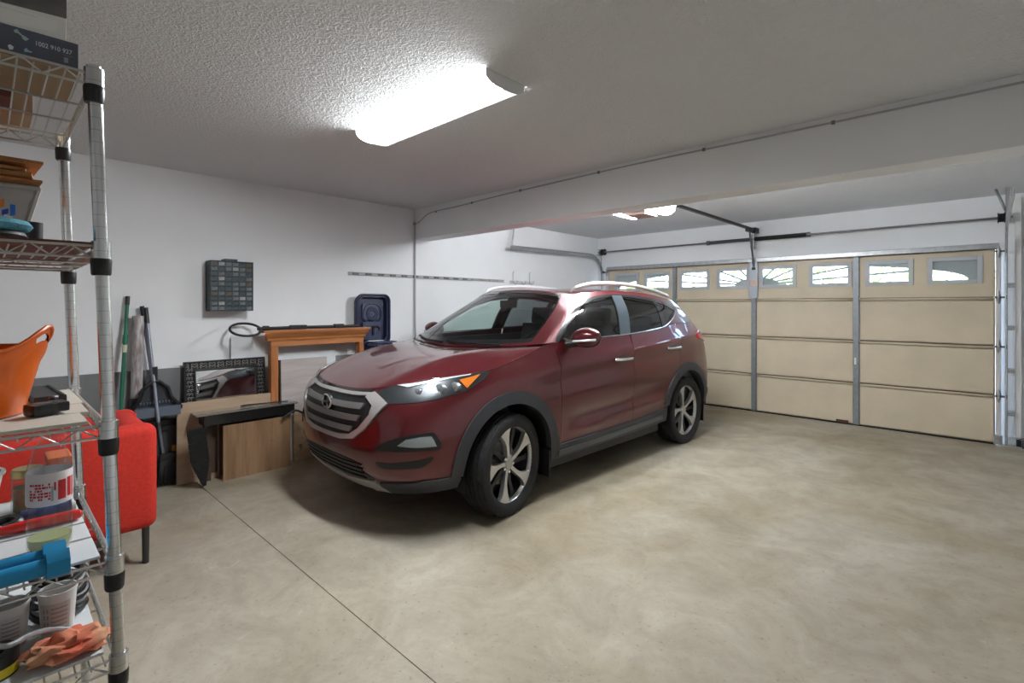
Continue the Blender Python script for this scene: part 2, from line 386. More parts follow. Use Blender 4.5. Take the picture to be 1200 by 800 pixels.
# tracks
def track(nm, X, lab, s_, yend):
    t = thing(nm, lab, 'door track', (X, DY-.05, 0), group='garage door tracks')
    pts = [(X, DY-.035, .02), (X, DY-.045, 1.95)]+[(X, DY-.045-.36*(1-math.cos(a)), 1.95+.38*math.sin(a)) for a in np.linspace(.1, math.pi/2, 10)]
    pts2 = [(X, pts[-1][1]-.03, 2.33), (X, yend, 2.305)]
    m = B()
    def chan(P):
        for dx, w in ((0, .055), ):
            m.tube(P, .005, 4)
            for o in (-.026, .026):
                Q = []
                for i in range(len(P)):
                    a = np.array(P[max(i-1, 0)]); b = np.array(P[min(i+1, len(P)-1)]); d = b-a; d /= np.linalg.norm(d); n = np.array([0, -d[2], d[1]]); Q.append(np.array(P[i])+n*o-np.array([s_*.012, 0, 0]))
                m.tube(Q, .006, 6)
    def web(P):
        V = []
        for i in range(len(P)):
            a = np.array(P[max(i-1, 0)]); b = np.array(P[min(i+1, len(P)-1)]); d = b-a; d /= np.linalg.norm(d); n = np.array([0, -d[2], d[1]])
            for o, e in ((-.027, 0), (.027, 0), (.027, s_*.004), (-.027, s_*.004)): V.append(np.array(P[i])+n*o+np.array([e, 0, 0]))
        n4 = len(P); m.add(V, [(i*4+q, i*4+(q+1) % 4, i*4+4+(q+1) % 4, i*4+4+q) for i in range(n4-1) for q in range(4)]+[(0, 1, 2, 3), tuple(range(4*n4-4, 4*n4))])
    allp = pts+pts2; chan(allp); web(allp); m.build('rail', M_GALV, t)
    for z in (.35, .80, 1.25, 1.70):
        B().box((X+s_*.03, DY+.012, z), (.055, .09, .045), None, .003).build('wall_bracket', M_GALV, t)
    return t
tl_ = track('door_track', -4.90, 'galvanized door track curving up along the left wall', -1, 5.10)
B().tube([(-4.90, 5.13, 2.32), (-4.97, 5.26, 2.66)], .012, 4).build('hanger', M_GALV, tl_)
tr_ = track('door_track', .118, 'galvanized vertical door track at the right jamb', 1, 5.10)
hgr = B(); hgr.b2((.10, 6.98, 2.34), (.14, 6.985, 2.66)); hgr.b2((.10, 6.98, 2.36), (.104, 7.02, 2.66)); hgr.build('hanger', M_GALV, tr_)
hb = B(); hb.tube([(.10, 7.0, 2.43), (.03, 7.05, 2.66)], .012, 4, flat=(1, 0, 0)); hb.build('hanger_brace', M_GALV, tr_)
B().tube([(XL+.03, 7.40, 2.37), (-4.93, 7.40, 2.36), (-4.90, 7.38, 2.30), (-4.885, 7.36, 2.1), (-4.88, 7.37, 1.2)], .005, 6).build('lift_cable', M_STEEL, tl_)

# torsion spring
ts = thing('torsion_spring', 'long torsion spring shaft above the garage door with grey and black coils', 'spring', (-2.41, 7.42, 2.41))
TZ, TY = 2.412, 7.400
B().cyl((-4.98, TY, TZ), (.16, TY, TZ), .0125, 10).build('shaft', M_STEEL, ts)
def coil(x0, x1, r, m, turns):
    n = turns*10; w = .004
    pts = [(x0+(x1-x0)*i/n, TY+(r-w)*math.cos(i*2*math.pi/10), TZ+(r-w)*math.sin(i*2*math.pi/10)) for i in range(n+1)]
    B().tube(pts, w, 5).build('coil', m, ts); B().cyl((x0, TY, TZ), (x1, TY, TZ), r-w*1.6, 14).build('coil_core', m, ts)
coil(-3.03, -2.45, .026, mat('spring_grey', (.13, .14, .15), .4, .7), 60); coil(-2.39, -1.73, .030, M_DKST, 66)
for x in (-3.04, -1.725): B().cyl((x-.02, TY, TZ), (x+.02, TY, TZ), .033, 14).build('winding_cone', M_STEEL, ts)
cb_ = B(); cb_.box((-2.42, TY+.02, TZ-.03), (.05, .06, .20), None, .004); cb_.build('centre_bracket', M_GALV, ts)
for x in (-4.87, .075):
    b = B(); b.lathe([(.02, -.03), (.055, -.03), (.055, -.022), (.045, -.02), (.045, .02), (.055, .022), (.055, .03), (.02, .03)], (x, TY, TZ), 18, 'X'); b.build('cable_drum', M_DKST, ts)
for x in (-4.955, .14): B().box((x, TY+.035, TZ), (.012, .10, .11), None, .003).build('end_bearing', M_GALV, ts)

# ---------------------------------------------------------------- door opener
OX = -2.395
op = thing('garage_door_opener', 'ceiling-hung garage door opener with white light covers and a dark rail', 'door opener', (OX, 4.28, 2.36))
B().box((OX, 4.30, 2.43), (.26, .40, .17), None, .02).build('motor_housing', mat('opener_grey', (.42, .40, .39), .4), op)
B().box((OX, 4.28, 2.338), (.20, .24, .02), None, .005).build('bottom_cover', mat('opener_brown', (.32, .19, .15), .5), op)
def emis(name, col, st_, base=(.9, .9, .9)):
    return mat(name, base, .5, emit=st_, ecol=col)
for s_ in (1, -1):
    x0, x1 = OX+s_*.128, OX+s_*.255
    b = B()
    prof = [(x0, 2.36), (x0, 2.50), (OX+s_*.20, 2.495), (OX+s_*.245, 2.46), (x1, 2.42), (OX+s_*.245, 2.375), (OX+s_*.21, 2.35), (OX+s_*.16, 2.342)]
    V = [(x, 4.12, z) for x, z in prof]+[(x, 4.46, z) for x, z in prof]; n = len(prof)
    b.add(V, [tuple(range(n)), tuple(range(2*n-1, n-1, -1))]+[(i, (i+1) % n, (i+1) % n+n, i+n) for i in range(n)]); b.build('light_cover', emis('opener_lamp', LAMP_COL, BULB_LIGHT), op)
for dx in (-.11, .11):
    for y in (4.16, 4.42): B().b2((OX+dx-.012, y-.012, 2.50), (OX+dx+.012, y+.012, ZC2)).build('hanger', M_GALV, op)
rl = B(); rl.b2((OX-.018, 4.48, 2.525), (OX+.018, 7.40, 2.555), .003); rl.build('rail', M_DKST, op)
B().b2((OX-.03, 7.36, 2.50), (OX+.03, YF, 2.57), .004).build('header_bracket', M_DKST, op)
am = B(); am.box((OX, 7.20, 2.51), (.05, .16, .035), None, .004); am.build('trolley', M_DKST, op)
B().tube([(OX, 7.22, 2.50), (OX-.008, 7.34, 2.24), (OX-.01, 7.405, 2.03)], .014, 4, flat=(1, 0, 0)).build('arm', M_STEEL, op)
B().tube([(OX+.03, 7.22, 2.50), (OX+.028, 7.25, 2.2), (OX+.03, 7.24, 2.05)], .004, 6).build('release_cord', M_DKST, op)

# ---------------------------------------------------------------- ceiling fixture
FXC, FYC, FHW, FHL = -2.41, 1.825, .135, .62
fx = thing('ceiling_light', 'long white fluorescent wrap light on the textured ceiling', 'ceiling light', (FXC, FYC, ZC))
b = B(); b.b2((FXC-FHL+.01, FYC-.08, ZC-.03), (FXC+FHL-.01, FYC+.08, ZC), .004); b.build('housing', M_WHITE, fx)
def lens_z(t):                                                # t: -1..1 across the lens
    return ZC-.016-.046*(1-abs(t)**3.2)**.55
def lens(t0, t1, m, nm):
    n = 12; P_ = [(FYC+FHW*math.sin(t*math.pi/2), lens_z(math.sin(t*math.pi/2))) for t in np.linspace(t0, t1, n+1)]
    V = [(FXC-FHL, y, z) for y, z in P_]+[(FXC+FHL, y, z) for y, z in P_]
    B().add(V, [(i, i+1, i+1+n+1, i+n+1) for i in range(n)], True).build(nm, m, fx)
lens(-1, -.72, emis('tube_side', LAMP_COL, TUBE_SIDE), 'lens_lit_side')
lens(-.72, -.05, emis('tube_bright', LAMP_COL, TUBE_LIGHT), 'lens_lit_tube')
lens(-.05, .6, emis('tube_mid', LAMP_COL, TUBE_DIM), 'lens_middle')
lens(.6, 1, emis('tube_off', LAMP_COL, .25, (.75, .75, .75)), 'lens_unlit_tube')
for s_ in (-1, 1):
    P_ = [(FYC+(FHW+.004)*math.sin(t*math.pi/2), lens_z(math.sin(t*math.pi/2))-.004) for t in np.linspace(-1, 1, 19)]+[(FYC+FHW+.004, ZC), (FYC-FHW-.004, ZC)]
    B().prism(P_, frame_mat((FXC+s_*(FHL+.002)-.003, 0, 0), (0, 1, 0), (0, 0, 1)), .006).build('end_cap', mat('cap_white', (.72, .72, .72), .4), fx)

# surface wiring on the beam and wall
cbl = thing('ceiling_cable', 'thin grey cable stapled along the top of the white beam', 'cable', (-3, 3.58, 2.6))
cp = [(-4.98, 3.575, 2.47), (-4.90, 3.575, 2.50), (-4.72, 3.575, 2.565), (-4.2, 3.575, 2.575), (-3.42, 3.575, 2.596), (-2.1, 3.575, 2.612), (-1.2, 3.575, 2.606), (0, 3.575, 2.60), (1.0, 3.575, 2.60)]
B().tube(cat_rom(cp, 6), .006, 6).build('wire', mat('wire_grey', (.42, .42, .42), .5), cbl)
for x, z in ((-4.62, 2.566), (-4.0, 2.58), (-3.3, 2.599), (-2.4, 2.61), (-1.5, 2.609), (-.7, 2.603)):
    B().box((x, 3.575, z), (.02, .014, .022), None, .002).build('staple', M_STEEL, cbl)
pi_ = thing('conduit', 'grey electrical conduit running down the left wall under the beam', 'conduit', (XL+.02, 3.58, 0))
B().tube([(XL+.016, 3.58, 2.47), (XL+.016, 3.58, 1.3), (XL+.045, 3.57, .9), (XL+.045, 3.57, .03)], .011, 8).build('pipe', mat('conduit_grey', (.45, .45, .46), .5, .3), pi_)
B().box((XL+.02, 3.58, 2.47), (.035, .035, .035), None, .006).build('coupling', M_GALV, pi_)

# ---------------------------------------------------------------- outside the door windows
struct(B().b2((-30, YF+.2, -.12), (30, 45, -.02)).build('ground', mat('driveway', (.55, .53, .50), .9, var=.1, scale=2)), 'pale driveway outside the garage door')
M_LEAF = mat('foliage', (.30, .42, .14), .7, col2=(.14, .24, .06), scale=9)
M_BARK = mat('bark', (.10, .07, .05), .9)
rnd = random.Random(3)
for i, (x, y, h, r) in enumerate([(-9.5, 17, 5.5, 2.1), (-5.2, 19, 4.0, 1.7), (-1.6, 18, 5.2, 1.8), (2.4, 20, 4.5, 2.0), (6.5, 18, 5.5, 2.2)]):
    t = thing('tree', ['leafy tree outside, seen through the far left door windows', 'low leafy tree outside, seen left of the middle of the door', 'leafy tree outside, seen through the fan in the middle of the door', 'leafy tree outside, seen right of the middle of the door', 'leafy tree outside, seen through the far right door windows'][i], 'tree', (x, y, -.02))
    B().tube([(x, y, -.02), (x+.1, y, h*.3), (x, y, h*.6)], [.18, .14, .08], 8).build('trunk', M_BARK, t)
    b = B()
    for _ in range(650):
        a = rnd.uniform(0, 6.28); u = rnd.random()**.5*r; zz = rnd.uniform(.2, 1)*h; k = math.sqrt(max(.05, 1-((zz/h-.55)/.5)**2)); s = rnd.uniform(.10, .22)
        c = np.array([x+u*k*math.cos(a), y+u*k*math.sin(a), zz]); d1 = np.array([rnd.gauss(0, 1) for _ in '123']); d1 /= np.linalg.norm(d1); d2 = np.cross(d1, [rnd.gauss(0, 1) for _ in '123']); d2 /= np.linalg.norm(d2)
        b.add([c-d1*s, c+d2*s*.5, c+d1*s, c-d2*s*.5], [(0, 1, 2, 3)])
    f = b.build('foliage', M_LEAF, t); f['kind'] = 'stuff'

ds = thing('door_sensor', 'small black sensor with loose wires on the floor right of the garage door', 'sensor', (.22, YF-.06, 0))
B().b2((.185, YF-.09, .015), (.225, YF-.045, .085), .006).build('casing', mat('pin_black', (0, 0, 0)), ds); B().tube([(.235, YF-.06, 0), (.235, YF-.06, .09)], .008, 6).build('bracket', M_STEEL, ds)
B().tube(cat_rom([(.20, YF-.06, .08), (.25, YF-.05, .10), (.31, YF-.05, .05), (.27, YF-.07, .012), (.36, YF-.06, .010), (.42, YF-.05, .03)], 5), .005, 6).build('wire', mat('wire_dark', (.06, .05, .045), .6), ds)
for x in (.255, .285): B().cyl((x, YF-.075, .03), (x, YF-.088, .03), .007, 8).build('terminal', M_GALV, ds)
# ================================================================== THE CAR
# car space: x = sideways (+ is the driver's side seen here), y = back from the nose, z up
CAR_TH = math.atan2(.068, 2.66)
WD = np.array([math.cos(CAR_TH), -math.sin(CAR_TH), 0]); LD = np.array([math.sin(CAR_TH), math.cos(CAR_TH), 0])
CAR_O = np.array([-2.458, 2.549, 0])-WD*.91-LD*.915
def car_local(v): return np.array([v@WD, v@LD, v[2]])
CAR_EYE = car_local(CAMP-CAR_O)

class Surf:
    def __init__(s, G, ns=320, nv=96):
        G = np.array(G, float)                                   # [column][row][3]
        g0 = G[1].copy(); g0[:, 0] *= -1; g1 = G[-2].copy(); g1[:, 0] *= -1
        E_ = np.concatenate([[g0], G, [g1]])
        s.nc = len(G); s.nr = G.shape[1]
        S_ = np.linspace(0, s.nc-1, ns); V_ = np.linspace(0, s.nr-1, nv)
        def cr(A, t):                                            # A padded by one at both ends
            i = np.minimum(t.astype(int), len(A)-4); f = (t-i)[:, None, None]
            p0, p1, p2, p3 = A[i], A[i+1], A[i+2], A[i+3]
            return .5*(2*p1+(-p0+p2)*f+(2*p0-5*p1+4*p2-p3)*f**2+(-p0+3*p1-3*p2+p3)*f**3)
        A = cr(E_, S_)
        A = np.swapaxes(A, 0, 1); A = np.concatenate([[2*A[0]-A[1]], A, [2*A[-1]-A[-2]]]); A = cr(A, V_)
        s.P = np.swapaxes(A, 0, 1); s.ns, s.nv = ns, nv
        s.finish()
    def finish(s):
        P = s.P
        ds = np.gradient(P, axis=0); dv = np.gradient(P, axis=1)
        ds[0, :, 1:] = 0; ds[-1, :, 1:] = 0                       # symmetric about the centre plane
        n = np.cross(ds, dv); n /= np.linalg.norm(n, axis=2, keepdims=True)+1e-12
        s.N = n
        vs_ = [Vector(p) for p in P.reshape(-1, 3)]; nv = s.nv; fs = []
        for i in range(s.ns-1):
            for j in range(nv-1):
                a = i*nv+j; fs += [(a, a+nv, a+nv+1), (a, a+nv+1, a+1)]
        s.bvh = BVHTree.FromPolygons(vs_, fs); s.vs = vs_; s.fs = fs
    def _bil(s, A, S_, V_):
        S_ = np.clip(np.asarray(S_, float), 0, 1)*(s.ns-1); V_ = np.clip(np.asarray(V_, float), 0, 1)*(s.nv-1)
        i = np.minimum(S_.astype(int), s.ns-2); j = np.minimum(V_.astype(int), s.nv-2); a = (S_-i)[:, None]; b = (V_-j)[:, None]
        return (A[i, j]*(1-a)*(1-b)+A[i+1, j]*a*(1-b)+A[i, j+1]*(1-a)*b+A[i+1, j+1]*a*b)
    def at(s, S_, V_): return s._bil(s.P, S_, V_)
    def nrm(s, S_, V_):
        n = s._bil(s.N, S_, V_); return n/(np.linalg.norm(n, axis=1, keepdims=True)+1e-12)
    def uv(s, loc, fi):
        nv = s.nv; q = fi//2; i, j = q//(nv-1), q % (nv-1)
        p00 = s.P[i, j]; e1 = s.P[i+1, j]-p00; e2 = s.P[i, j+1]-p00; d = np.array(loc)-p00
        m = np.array([[e1@e1, e1@e2], [e1@e2, e2@e2]])+np.eye(2)*1e-14; r = np.linalg.solve(m, [e1@d, e2@d])
        return ((i+min(max(r[0], 0), 1))/(s.ns-1), (j+min(max(r[1], 0), 1))/(nv-1))
    def hit(s, o, d):
        l, n, fi, di = s.bvh.ray_cast(Vector(o), Vector(d).normalized())
        if l is None:                                             # just outside the outline: slide to the nearest point
            dn = np.array(d, float)/np.linalg.norm(d); best = None
            for t in np.linspace(.3, 9, 120):
                l2, n2, f2, d2 = s.bvh.find_nearest(Vector(np.array(o)+dn*t))
                if best is None or d2 < best[0]: best = (d2, l2, f2)
            l, fi = best[1], best[2]
        return s.uv(l, fi)
    def px(s, pts): return [s.hit(CAR_EYE, car_local(ray(x, y))) for x, y in pts]
    def side(s, pts): return [s.hit((4, l, z), (-1, 0, 0)) for l, z in pts]
    def front(s, pts): return [s.hit((max(w, .0005), -2, z), (0, 1, 0)) for w, z in pts]
    def s_at_l(s, l, v=1.):
        j = int(round(v*(s.nv-1))); a = s.P[:, j, 1]; i = int(np.argmin(abs(a-l))); return i/(s.ns-1)

def densify(poly, step=.02, sc=(1, 1)):
    out = []; n = len(poly)
    for i in range(n):
        a, b = np.array(poly[i]), np.array(poly[(i+1) % n]); d = np.linalg.norm((b-a)*sc); k = max(1, int(d/step))
        out += [tuple(a+(b-a)*t/k) for t in range(k)]
    return out
def inside(P, poly):
    P = np.asarray(P); x, y = P[:, 0], P[:, 1]; c = np.zeros(len(P), bool); poly = np.asarray(poly)
    x1, y1 = poly[:, 0], poly[:, 1]; x2, y2 = np.roll(x1, -1), np.roll(y1, -1)
    for a, b, p, q in zip(x1, y1, x2, y2):
        if b == q: continue
        c ^= ((b > y) != (q > y)) & (x < (p-a)*(y-b)/(q-b)+a)
    return c
SLEN = {}
def patch_geo(S, poly, holes=(), off=0., thick=.012, res=.05):
    """triangulated piece of a surface cut along poly; returns verts, normals, faces"""
    L = (np.linalg.norm(np.diff(S.P[:, S.nv//2], axis=0), axis=1).sum(), np.linalg.norm(np.diff(S.P[S.ns//3], axis=0), axis=1).sum())
    sc = np.array(L)
    loops = [densify(poly, res*.6, sc)]+[densify(h, res*.6, sc) for h in holes]
    pts = []; edges = []
    for lp in loops:
        o = len(pts); pts += [tuple(np.array(p)*sc) for p in lp]; edges += [(o+i, o+(i+1) % len(lp)) for i in range(len(lp))]
    pa = np.array(pts); lo, hi = pa.min(0), pa.max(0)
    gx, gy = np.meshgrid(np.arange(lo[0]+res/2, hi[0], res), np.arange(lo[1]+res/2, hi[1], res)); g = np.stack([gx.ravel(), gy.ravel()], 1)
    if len(g):
        k = inside(g, np.array(loops[0])*sc)
        for h in loops[1:]: k &= ~inside(g, np.array(h)*sc)
        g = g[k]
    if len(g):
        dm = np.array([np.min(np.hypot(*(pa-q).T)) for q in g]); g = g[dm > res*.35]
    vin = [Vector(p) for p in pts]+[Vector(tuple(p)) for p in g]
    v2, e2, f2, *_ = delaunay_2d_cdt(vin, edges, [], 0, 1e-7)
    v2 = np.array([tuple(v) for v in v2]); f2 = [tuple(f) for f in f2]
    cen = np.array([v2[list(f)].mean(0) for f in f2]); k = inside(cen, np.array(loops[0])*sc)
    for h in loops[1:]: k &= ~inside(cen, np.array(h)*sc)
    f2 = [f for f, q in zip(f2, k) if q]
    used = sorted({i for f in f2 for i in f}); mp = {i: n for n, i in enumerate(used)}
    uvp = v2[used]/sc; F = [tuple(mp[i] for i in f) for f in f2]
    P = S.at(uvp[:, 0], uvp[:, 1]); N = S.nrm(uvp[:, 0], uvp[:, 1])
    Q = P+N*off
    # orient
    F2 = []
    for f in F:
        a, b, c = Q[f[0]], Q[f[1]], Q[f[2]]
        F2.append(f if np.cross(b-a, c-a)@N[f[0]] > 0 else tuple(reversed(f)))
    ec = {}
    for f in F2:
        for i in range(len(f)): e = (f[i], f[(i+1) % len(f)]); ec[tuple(sorted(e))] = ec.get(tuple(sorted(e)), []) + [e]
    V = list(Q); NN = list(N); sk = []
    for e in [x[0] for x in ec.values() if len(x) == 1]:
        a, b = e
        if abs(P[a][0]) < 1e-4 and abs(P[b][0]) < 1e-4: continue
        o = len(V); fn = np.cross(Q[b]-Q[a], N[a]); fn /= np.linalg.norm(fn)+1e-12
        V += [Q[a], Q[b], Q[b]-N[b]*thick, Q[a]-N[a]*thick]; NN += [fn]*4; sk.append((o+1, o, o+3, o+2))
    return np.array(V), np.array(NN), F2+sk
def link_mesh(name, V, N, F, m, parent, label=None):
    me = bpy.data.meshes.new(name); me.from_pydata([tuple(v) for v in V], [], F)
    me.polygons.foreach_set('use_smooth', [True]*len(F)); me.materials.append(m)
    me.normals_split_custom_set_from_vertices([tuple(n) for n in N])
    o = bpy.data.objects.new(name, me); COL.objects.link(o); o.parent = parent; MW[o.name] = MW[parent.name].copy()
    if label: o['label'] = label
    return o
FLIP = np.array([-1., 1, 1])
def panel(name, S, poly, m, parent, holes=(), off=0., thick=.012, res=.05, both='pair', label=None):
    """both: 'pair' = two objects (left and right), 'join' = one object across the centre line, 'one' = only this side"""
    V, N, F = patch_geo(S, poly, holes, off, thick, res)
    if both == 'join':
        k = len(V); V2 = np.concatenate([V, V*FLIP]); N2 = np.concatenate([N, N*FLIP]); F2 = F+[tuple(i+k for i in reversed(f)) for f in F]
        return link_mesh(name, V2, N2, F2, m, parent, label)
    o = link_mesh(name, V, N, F, m, parent, label)
    if both == 'pair': return o, link_mesh(name, V*FLIP, N*FLIP, [tuple(reversed(f)) for f in F], m, parent, label)
    return o

M_PAINT = mat('car_paint', (.100, .0055, .010), .30, .45, coat=1., var=.06, scale=400)
M_CLAD = mat('car_cladding', (.035, .037, .042), .55, 0, var=.1, scale=200, bump=.05, bscale=500)
M_BLACK = mat('car_black', (.006, .006, .007), .45)
M_GLOSSB = mat('car_gloss_black', (.008, .009, .010), .12, coat=.6)
M_CHROME = mat('car_chrome', (.75, .76, .78), .14, 1.)
M_SATIN = mat('car_satin_silver', (.52, .50, .49), .38, .55)
M_TIRE = mat('tire_rubber', (.012, .012, .013), .75, var=.2, scale=30)
M_RIM = mat('rim_silver', (.62, .62, .63), .3, .75)
M_RIMD = mat('rim_dark', (.03, .03, .033), .4, .3)
M_WSH = glassmat('windshield_glass', (.80, .93, .88), 1.45)
M_TINT = glassmat('privacy_glass', (.20, .21, .22), 1.6)
M_TINTF = glassmat('front_side_glass', (.62, .70, .68), 1.6)
M_LENS = glassmat('lamp_lens', (.93, .95, .96), 1.35)
M_AMBER = mat('amber_lens', (.75, .20, .02), .2, coat=1.)
M_RED = mat('tail_lens', (.45, .012, .02), .15, coat=1.)
M_SEAT = mat('car_seat', (.035, .035, .037), .6, var=.15)
M_DASH = mat('car_dash', (.03, .034, .038), .5)

car = thing('car', 'dark red compact SUV parked in the garage with its nose towards the shelving', 'car', CAR_O, -CAR_TH)

LOW = [
 [(0,.16,.24),(0,.05,.36),(0,.0,.52),(0,.012,.68),(0,.036,.82),(0,.10,.915)],
 [(.29,.175,.24),(.30,.062,.36),(.30,.013,.52),(.30,.025,.68),(.30,.05,.82),(.30,.118,.925)],
 [(.53,.24,.25),(.55,.118,.36),(.55,.065,.52),(.56,.075,.68),(.55,.105,.83),(.535,.20,.957)],
 [(.69,.33,.266),(.72,.20,.37),(.72,.15,.52),(.73,.16,.68),(.71,.215,.85),(.68,.36,.988)],
 [(.79,.43,.284),(.82,.31,.38),(.825,.275,.53),(.825,.29,.69),(.80,.36,.87),(.77,.52,1.008)],
 [(.84,.56,.292),(.873,.47,.39),(.883,.46,.54),(.880,.48,.71),(.855,.55,.89),(.820,.69,1.024)],
 [(.86,.78,.26),(.893,.75,.40),(.908,.75,.56),(.906,.77,.74),(.888,.80,.91),(.846,.87,1.05)],
 [(.865,1.1,.26),(.898,1.1,.40),(.916,1.1,.56),(.921,1.1,.76),(.903,1.1,.95),(.846,1.13,1.11)],
 [(.865,1.45,.27),(.893,1.45,.40),(.907,1.45,.56),(.917,1.45,.79),(.908,1.45,1.0),(.850,1.45,1.193)],
 [(.868,2.0,.28),(.894,2.0,.40),(.902,2.0,.57),(.920,2.0,.81),(.908,2.0,1.03),(.866,2.0,1.210)],
 [(.868,2.6,.285),(.896,2.6,.41),(.902,2.6,.58),(.921,2.6,.83),(.910,2.6,1.05),(.868,2.6,1.222)],
 [(.868,3.1,.29),(.900,3.1,.42),(.912,3.1,.60),(.926,3.1,.85),(.912,3.1,1.08),(.858,3.1,1.255)],
 [(.860,3.5,.295),(.905,3.5,.42),(.926,3.5,.60),(.930,3.5,.85),(.906,3.5,1.10),(.838,3.5,1.295)],
 [(.850,3.9,.30),(.900,3.9,.42),(.920,3.9,.60),(.917,3.9,.85),(.885,3.9,1.10),(.800,3.9,1.290)],
 [(.80,4.18,.31),(.85,4.20,.43),(.87,4.22,.60),(.862,4.21,.85),(.832,4.19,1.08),(.745,4.14,1.25)],
 [(.60,4.30,.32),(.64,4.36,.44),(.66,4.39,.60),(.65,4.385,.85),(.62,4.36,1.06),(.56,4.28,1.21)],
 [(0,4.36,.33),(0,4.42,.45),(0,4.45,.60),(0,4.445,.85),(0,4.42,1.04),(0,4.34,1.19)]]
UPP = [
 [(0,1.06,1.145),(0,1.43,1.415),(0,1.84,1.635)],
 [(.35,1.09,1.155),(.335,1.465,1.413),(.30,1.86,1.628)],
 [(.65,1.19,1.17),(.58,1.57,1.405),(.50,1.92,1.607)],
 [(.79,1.31,1.183),(.70,1.70,1.41),(.585,2.0,1.592)],
 [(.848,1.45,1.193),(.758,1.85,1.425),(.625,2.12,1.602)],
 [(.866,1.95,1.209),(.786,2.15,1.435),(.645,2.35,1.62)],
 [(.868,2.6,1.222),(.792,2.62,1.44),(.65,2.65,1.632)],
 [(.858,3.1,1.255),(.777,3.1,1.455),(.64,3.1,1.622)],
 [(.838,3.5,1.295),(.75,3.48,1.46),(.62,3.45,1.597)],
 [(.80,3.9,1.29),(.71,3.82,1.44),(.59,3.75,1.567)],
 [(.745,4.14,1.25),(.65,4.05,1.42),(.545,3.98,1.545)],
 [(.56,4.28,1.21),(.49,4.18,1.40),(.42,4.1,1.54)],
 [(0,4.34,1.19),(0,4.26,1.40),(0,4.15,1.545)]]
SL = Surf(LOW); SU = Surf(UPP)

# --- swage lines pressed into the doors: a shoulder line rising to the tail and a scoop above the sill
P = SL.P; l_ = P[..., 1]; z_ = P[..., 2]
win = np.clip((l_-1.0)/.5, 0, 1)*np.clip((4.1-l_)/.5, 0, 1)*(P[..., 0] > .7)
zc = 1.0+.055*(l_-1.5)
P[..., 0] += win*(.010*np.exp(-((z_-zc)/.045)**2)-.013*np.exp(-((z_-(zc-.11))/.06)**2))
win2 = np.clip((l_-1.55)/.25, 0, 1)*np.clip((3.25-l_)/.3, 0, 1)*(P[..., 0] > .7)
zs = .50+.05*(l_-1.5)
P[..., 0] += win2*(-.020*np.exp(-((z_-zs-.07)/.055)**2)+.010*np.exp(-((z_-zs+.03)/.035)**2))
SL.finish()

FA, RA, ZW, RW = .945, 3.625, .352, .360                          # axle positions, hub height, tire radius
def arch(c, r, a0, a1, n=24, zc=.36, sq=1.): return [(c+r*math.cos(R(a0+(a1-a0)*i/n)), zc+r*sq*math.sin(R(a0+(a1-a0)*i/n))) for i in range(n+1)]
top = lambda l0, l1, v=.997, n=14: [(s, v) for s in np.linspace(SL.s_at_l(l0, 1.), SL.s_at_l(l1, 1.), n)]
s_fb = lambda l, z: SL.side([(l, z)])[0]
# bumper / fender seam (from the lamp tip to the arch)
seam = SL.side([(.70, .97), (.66, .90), (.63, .83), (.60, .745)])
AR = .435
archF = arch(FA, AR, 188, -10, 40); archR = arch(RA, AR, 190, -8, 40)
cutF = next(i for i, p in enumerate(archF) if p[0] > .60)
front_arch_pts = SL.side(archF[:cutF])                             # part of the arch belonging to the bumper
zb = SL.side([(.505, .30)])[0]
tipv = SL.side([(.70, .97)])[0]
bump_poly = [(0, .002)]+[(s, .002) for s in np.linspace(.02, zb[0], 10)]+front_arch_pts+seam[::-1]+[(tipv[0], .998)]+[(s, .998) for s in np.linspace(tipv[0], 0, 16)[1:]]
panel('front_bumper', SL, bump_poly, M_PAINT, car, both='join', res=.04)
fend_poly = seam+SL.side(archF[cutF:])+SL.side([(1.44, .30), (1.488, .30), (1.494, .40), (1.488, .75), (1.478, 1.0)])+[(SL.s_at_l(1.452), .997)]+top(1.45, .80)[1:]+[(tipv[0]+.004, .997)]
panel('fender', SL, fend_poly, M_PAINT, car)
g = .004
fd = SL.side([(1.478+g, 1.0), (1.488+g, .75), (1.494+g, .385)])+SL.side([(2.0, .395), (2.547, .40), (2.547, .8), (2.547, 1.1)])+top(2.547, 1.452+g, n=12)
panel('front_door', SL, fd, M_PAINT, car)
rarc = arch(RA, .50, 180, 118, 12)
rd = SL.side([(2.547+g, 1.1), (2.547+g, .8), (2.547+g, .40), (3.10, .415)])+SL.side(rarc)+SL.side([(3.43, .90), (3.47, 1.05), (3.50, 1.2)])+top(3.50, 2.547+g, n=10)
panel('rear_door', SL, rd, M_PAINT, car)
sE = SL.s_at_l(4.14)+.008
rq = SL.side([(3.50+g, 1.2), (3.47+g, 1.05), (3.43+g, .90)])+SL.side(rarc[::-1])[0:]+SL.side([(3.10+g, .415), (3.10, .30), (3.19, .30)])+SL.side(archR)+SL.side([(4.06, .31)])+[(sE, .01), (sE, .3), (sE, .6), (sE, .997)]+top(4.12, 3.51, n=12)
panel('rear_quarter', SL, rq, M_PAINT, car)
panel('tailgate', SL, [(sE+.004, .01), (1, .01), (1, .997), (sE+.004, .997)], M_PAINT, car, both='join')
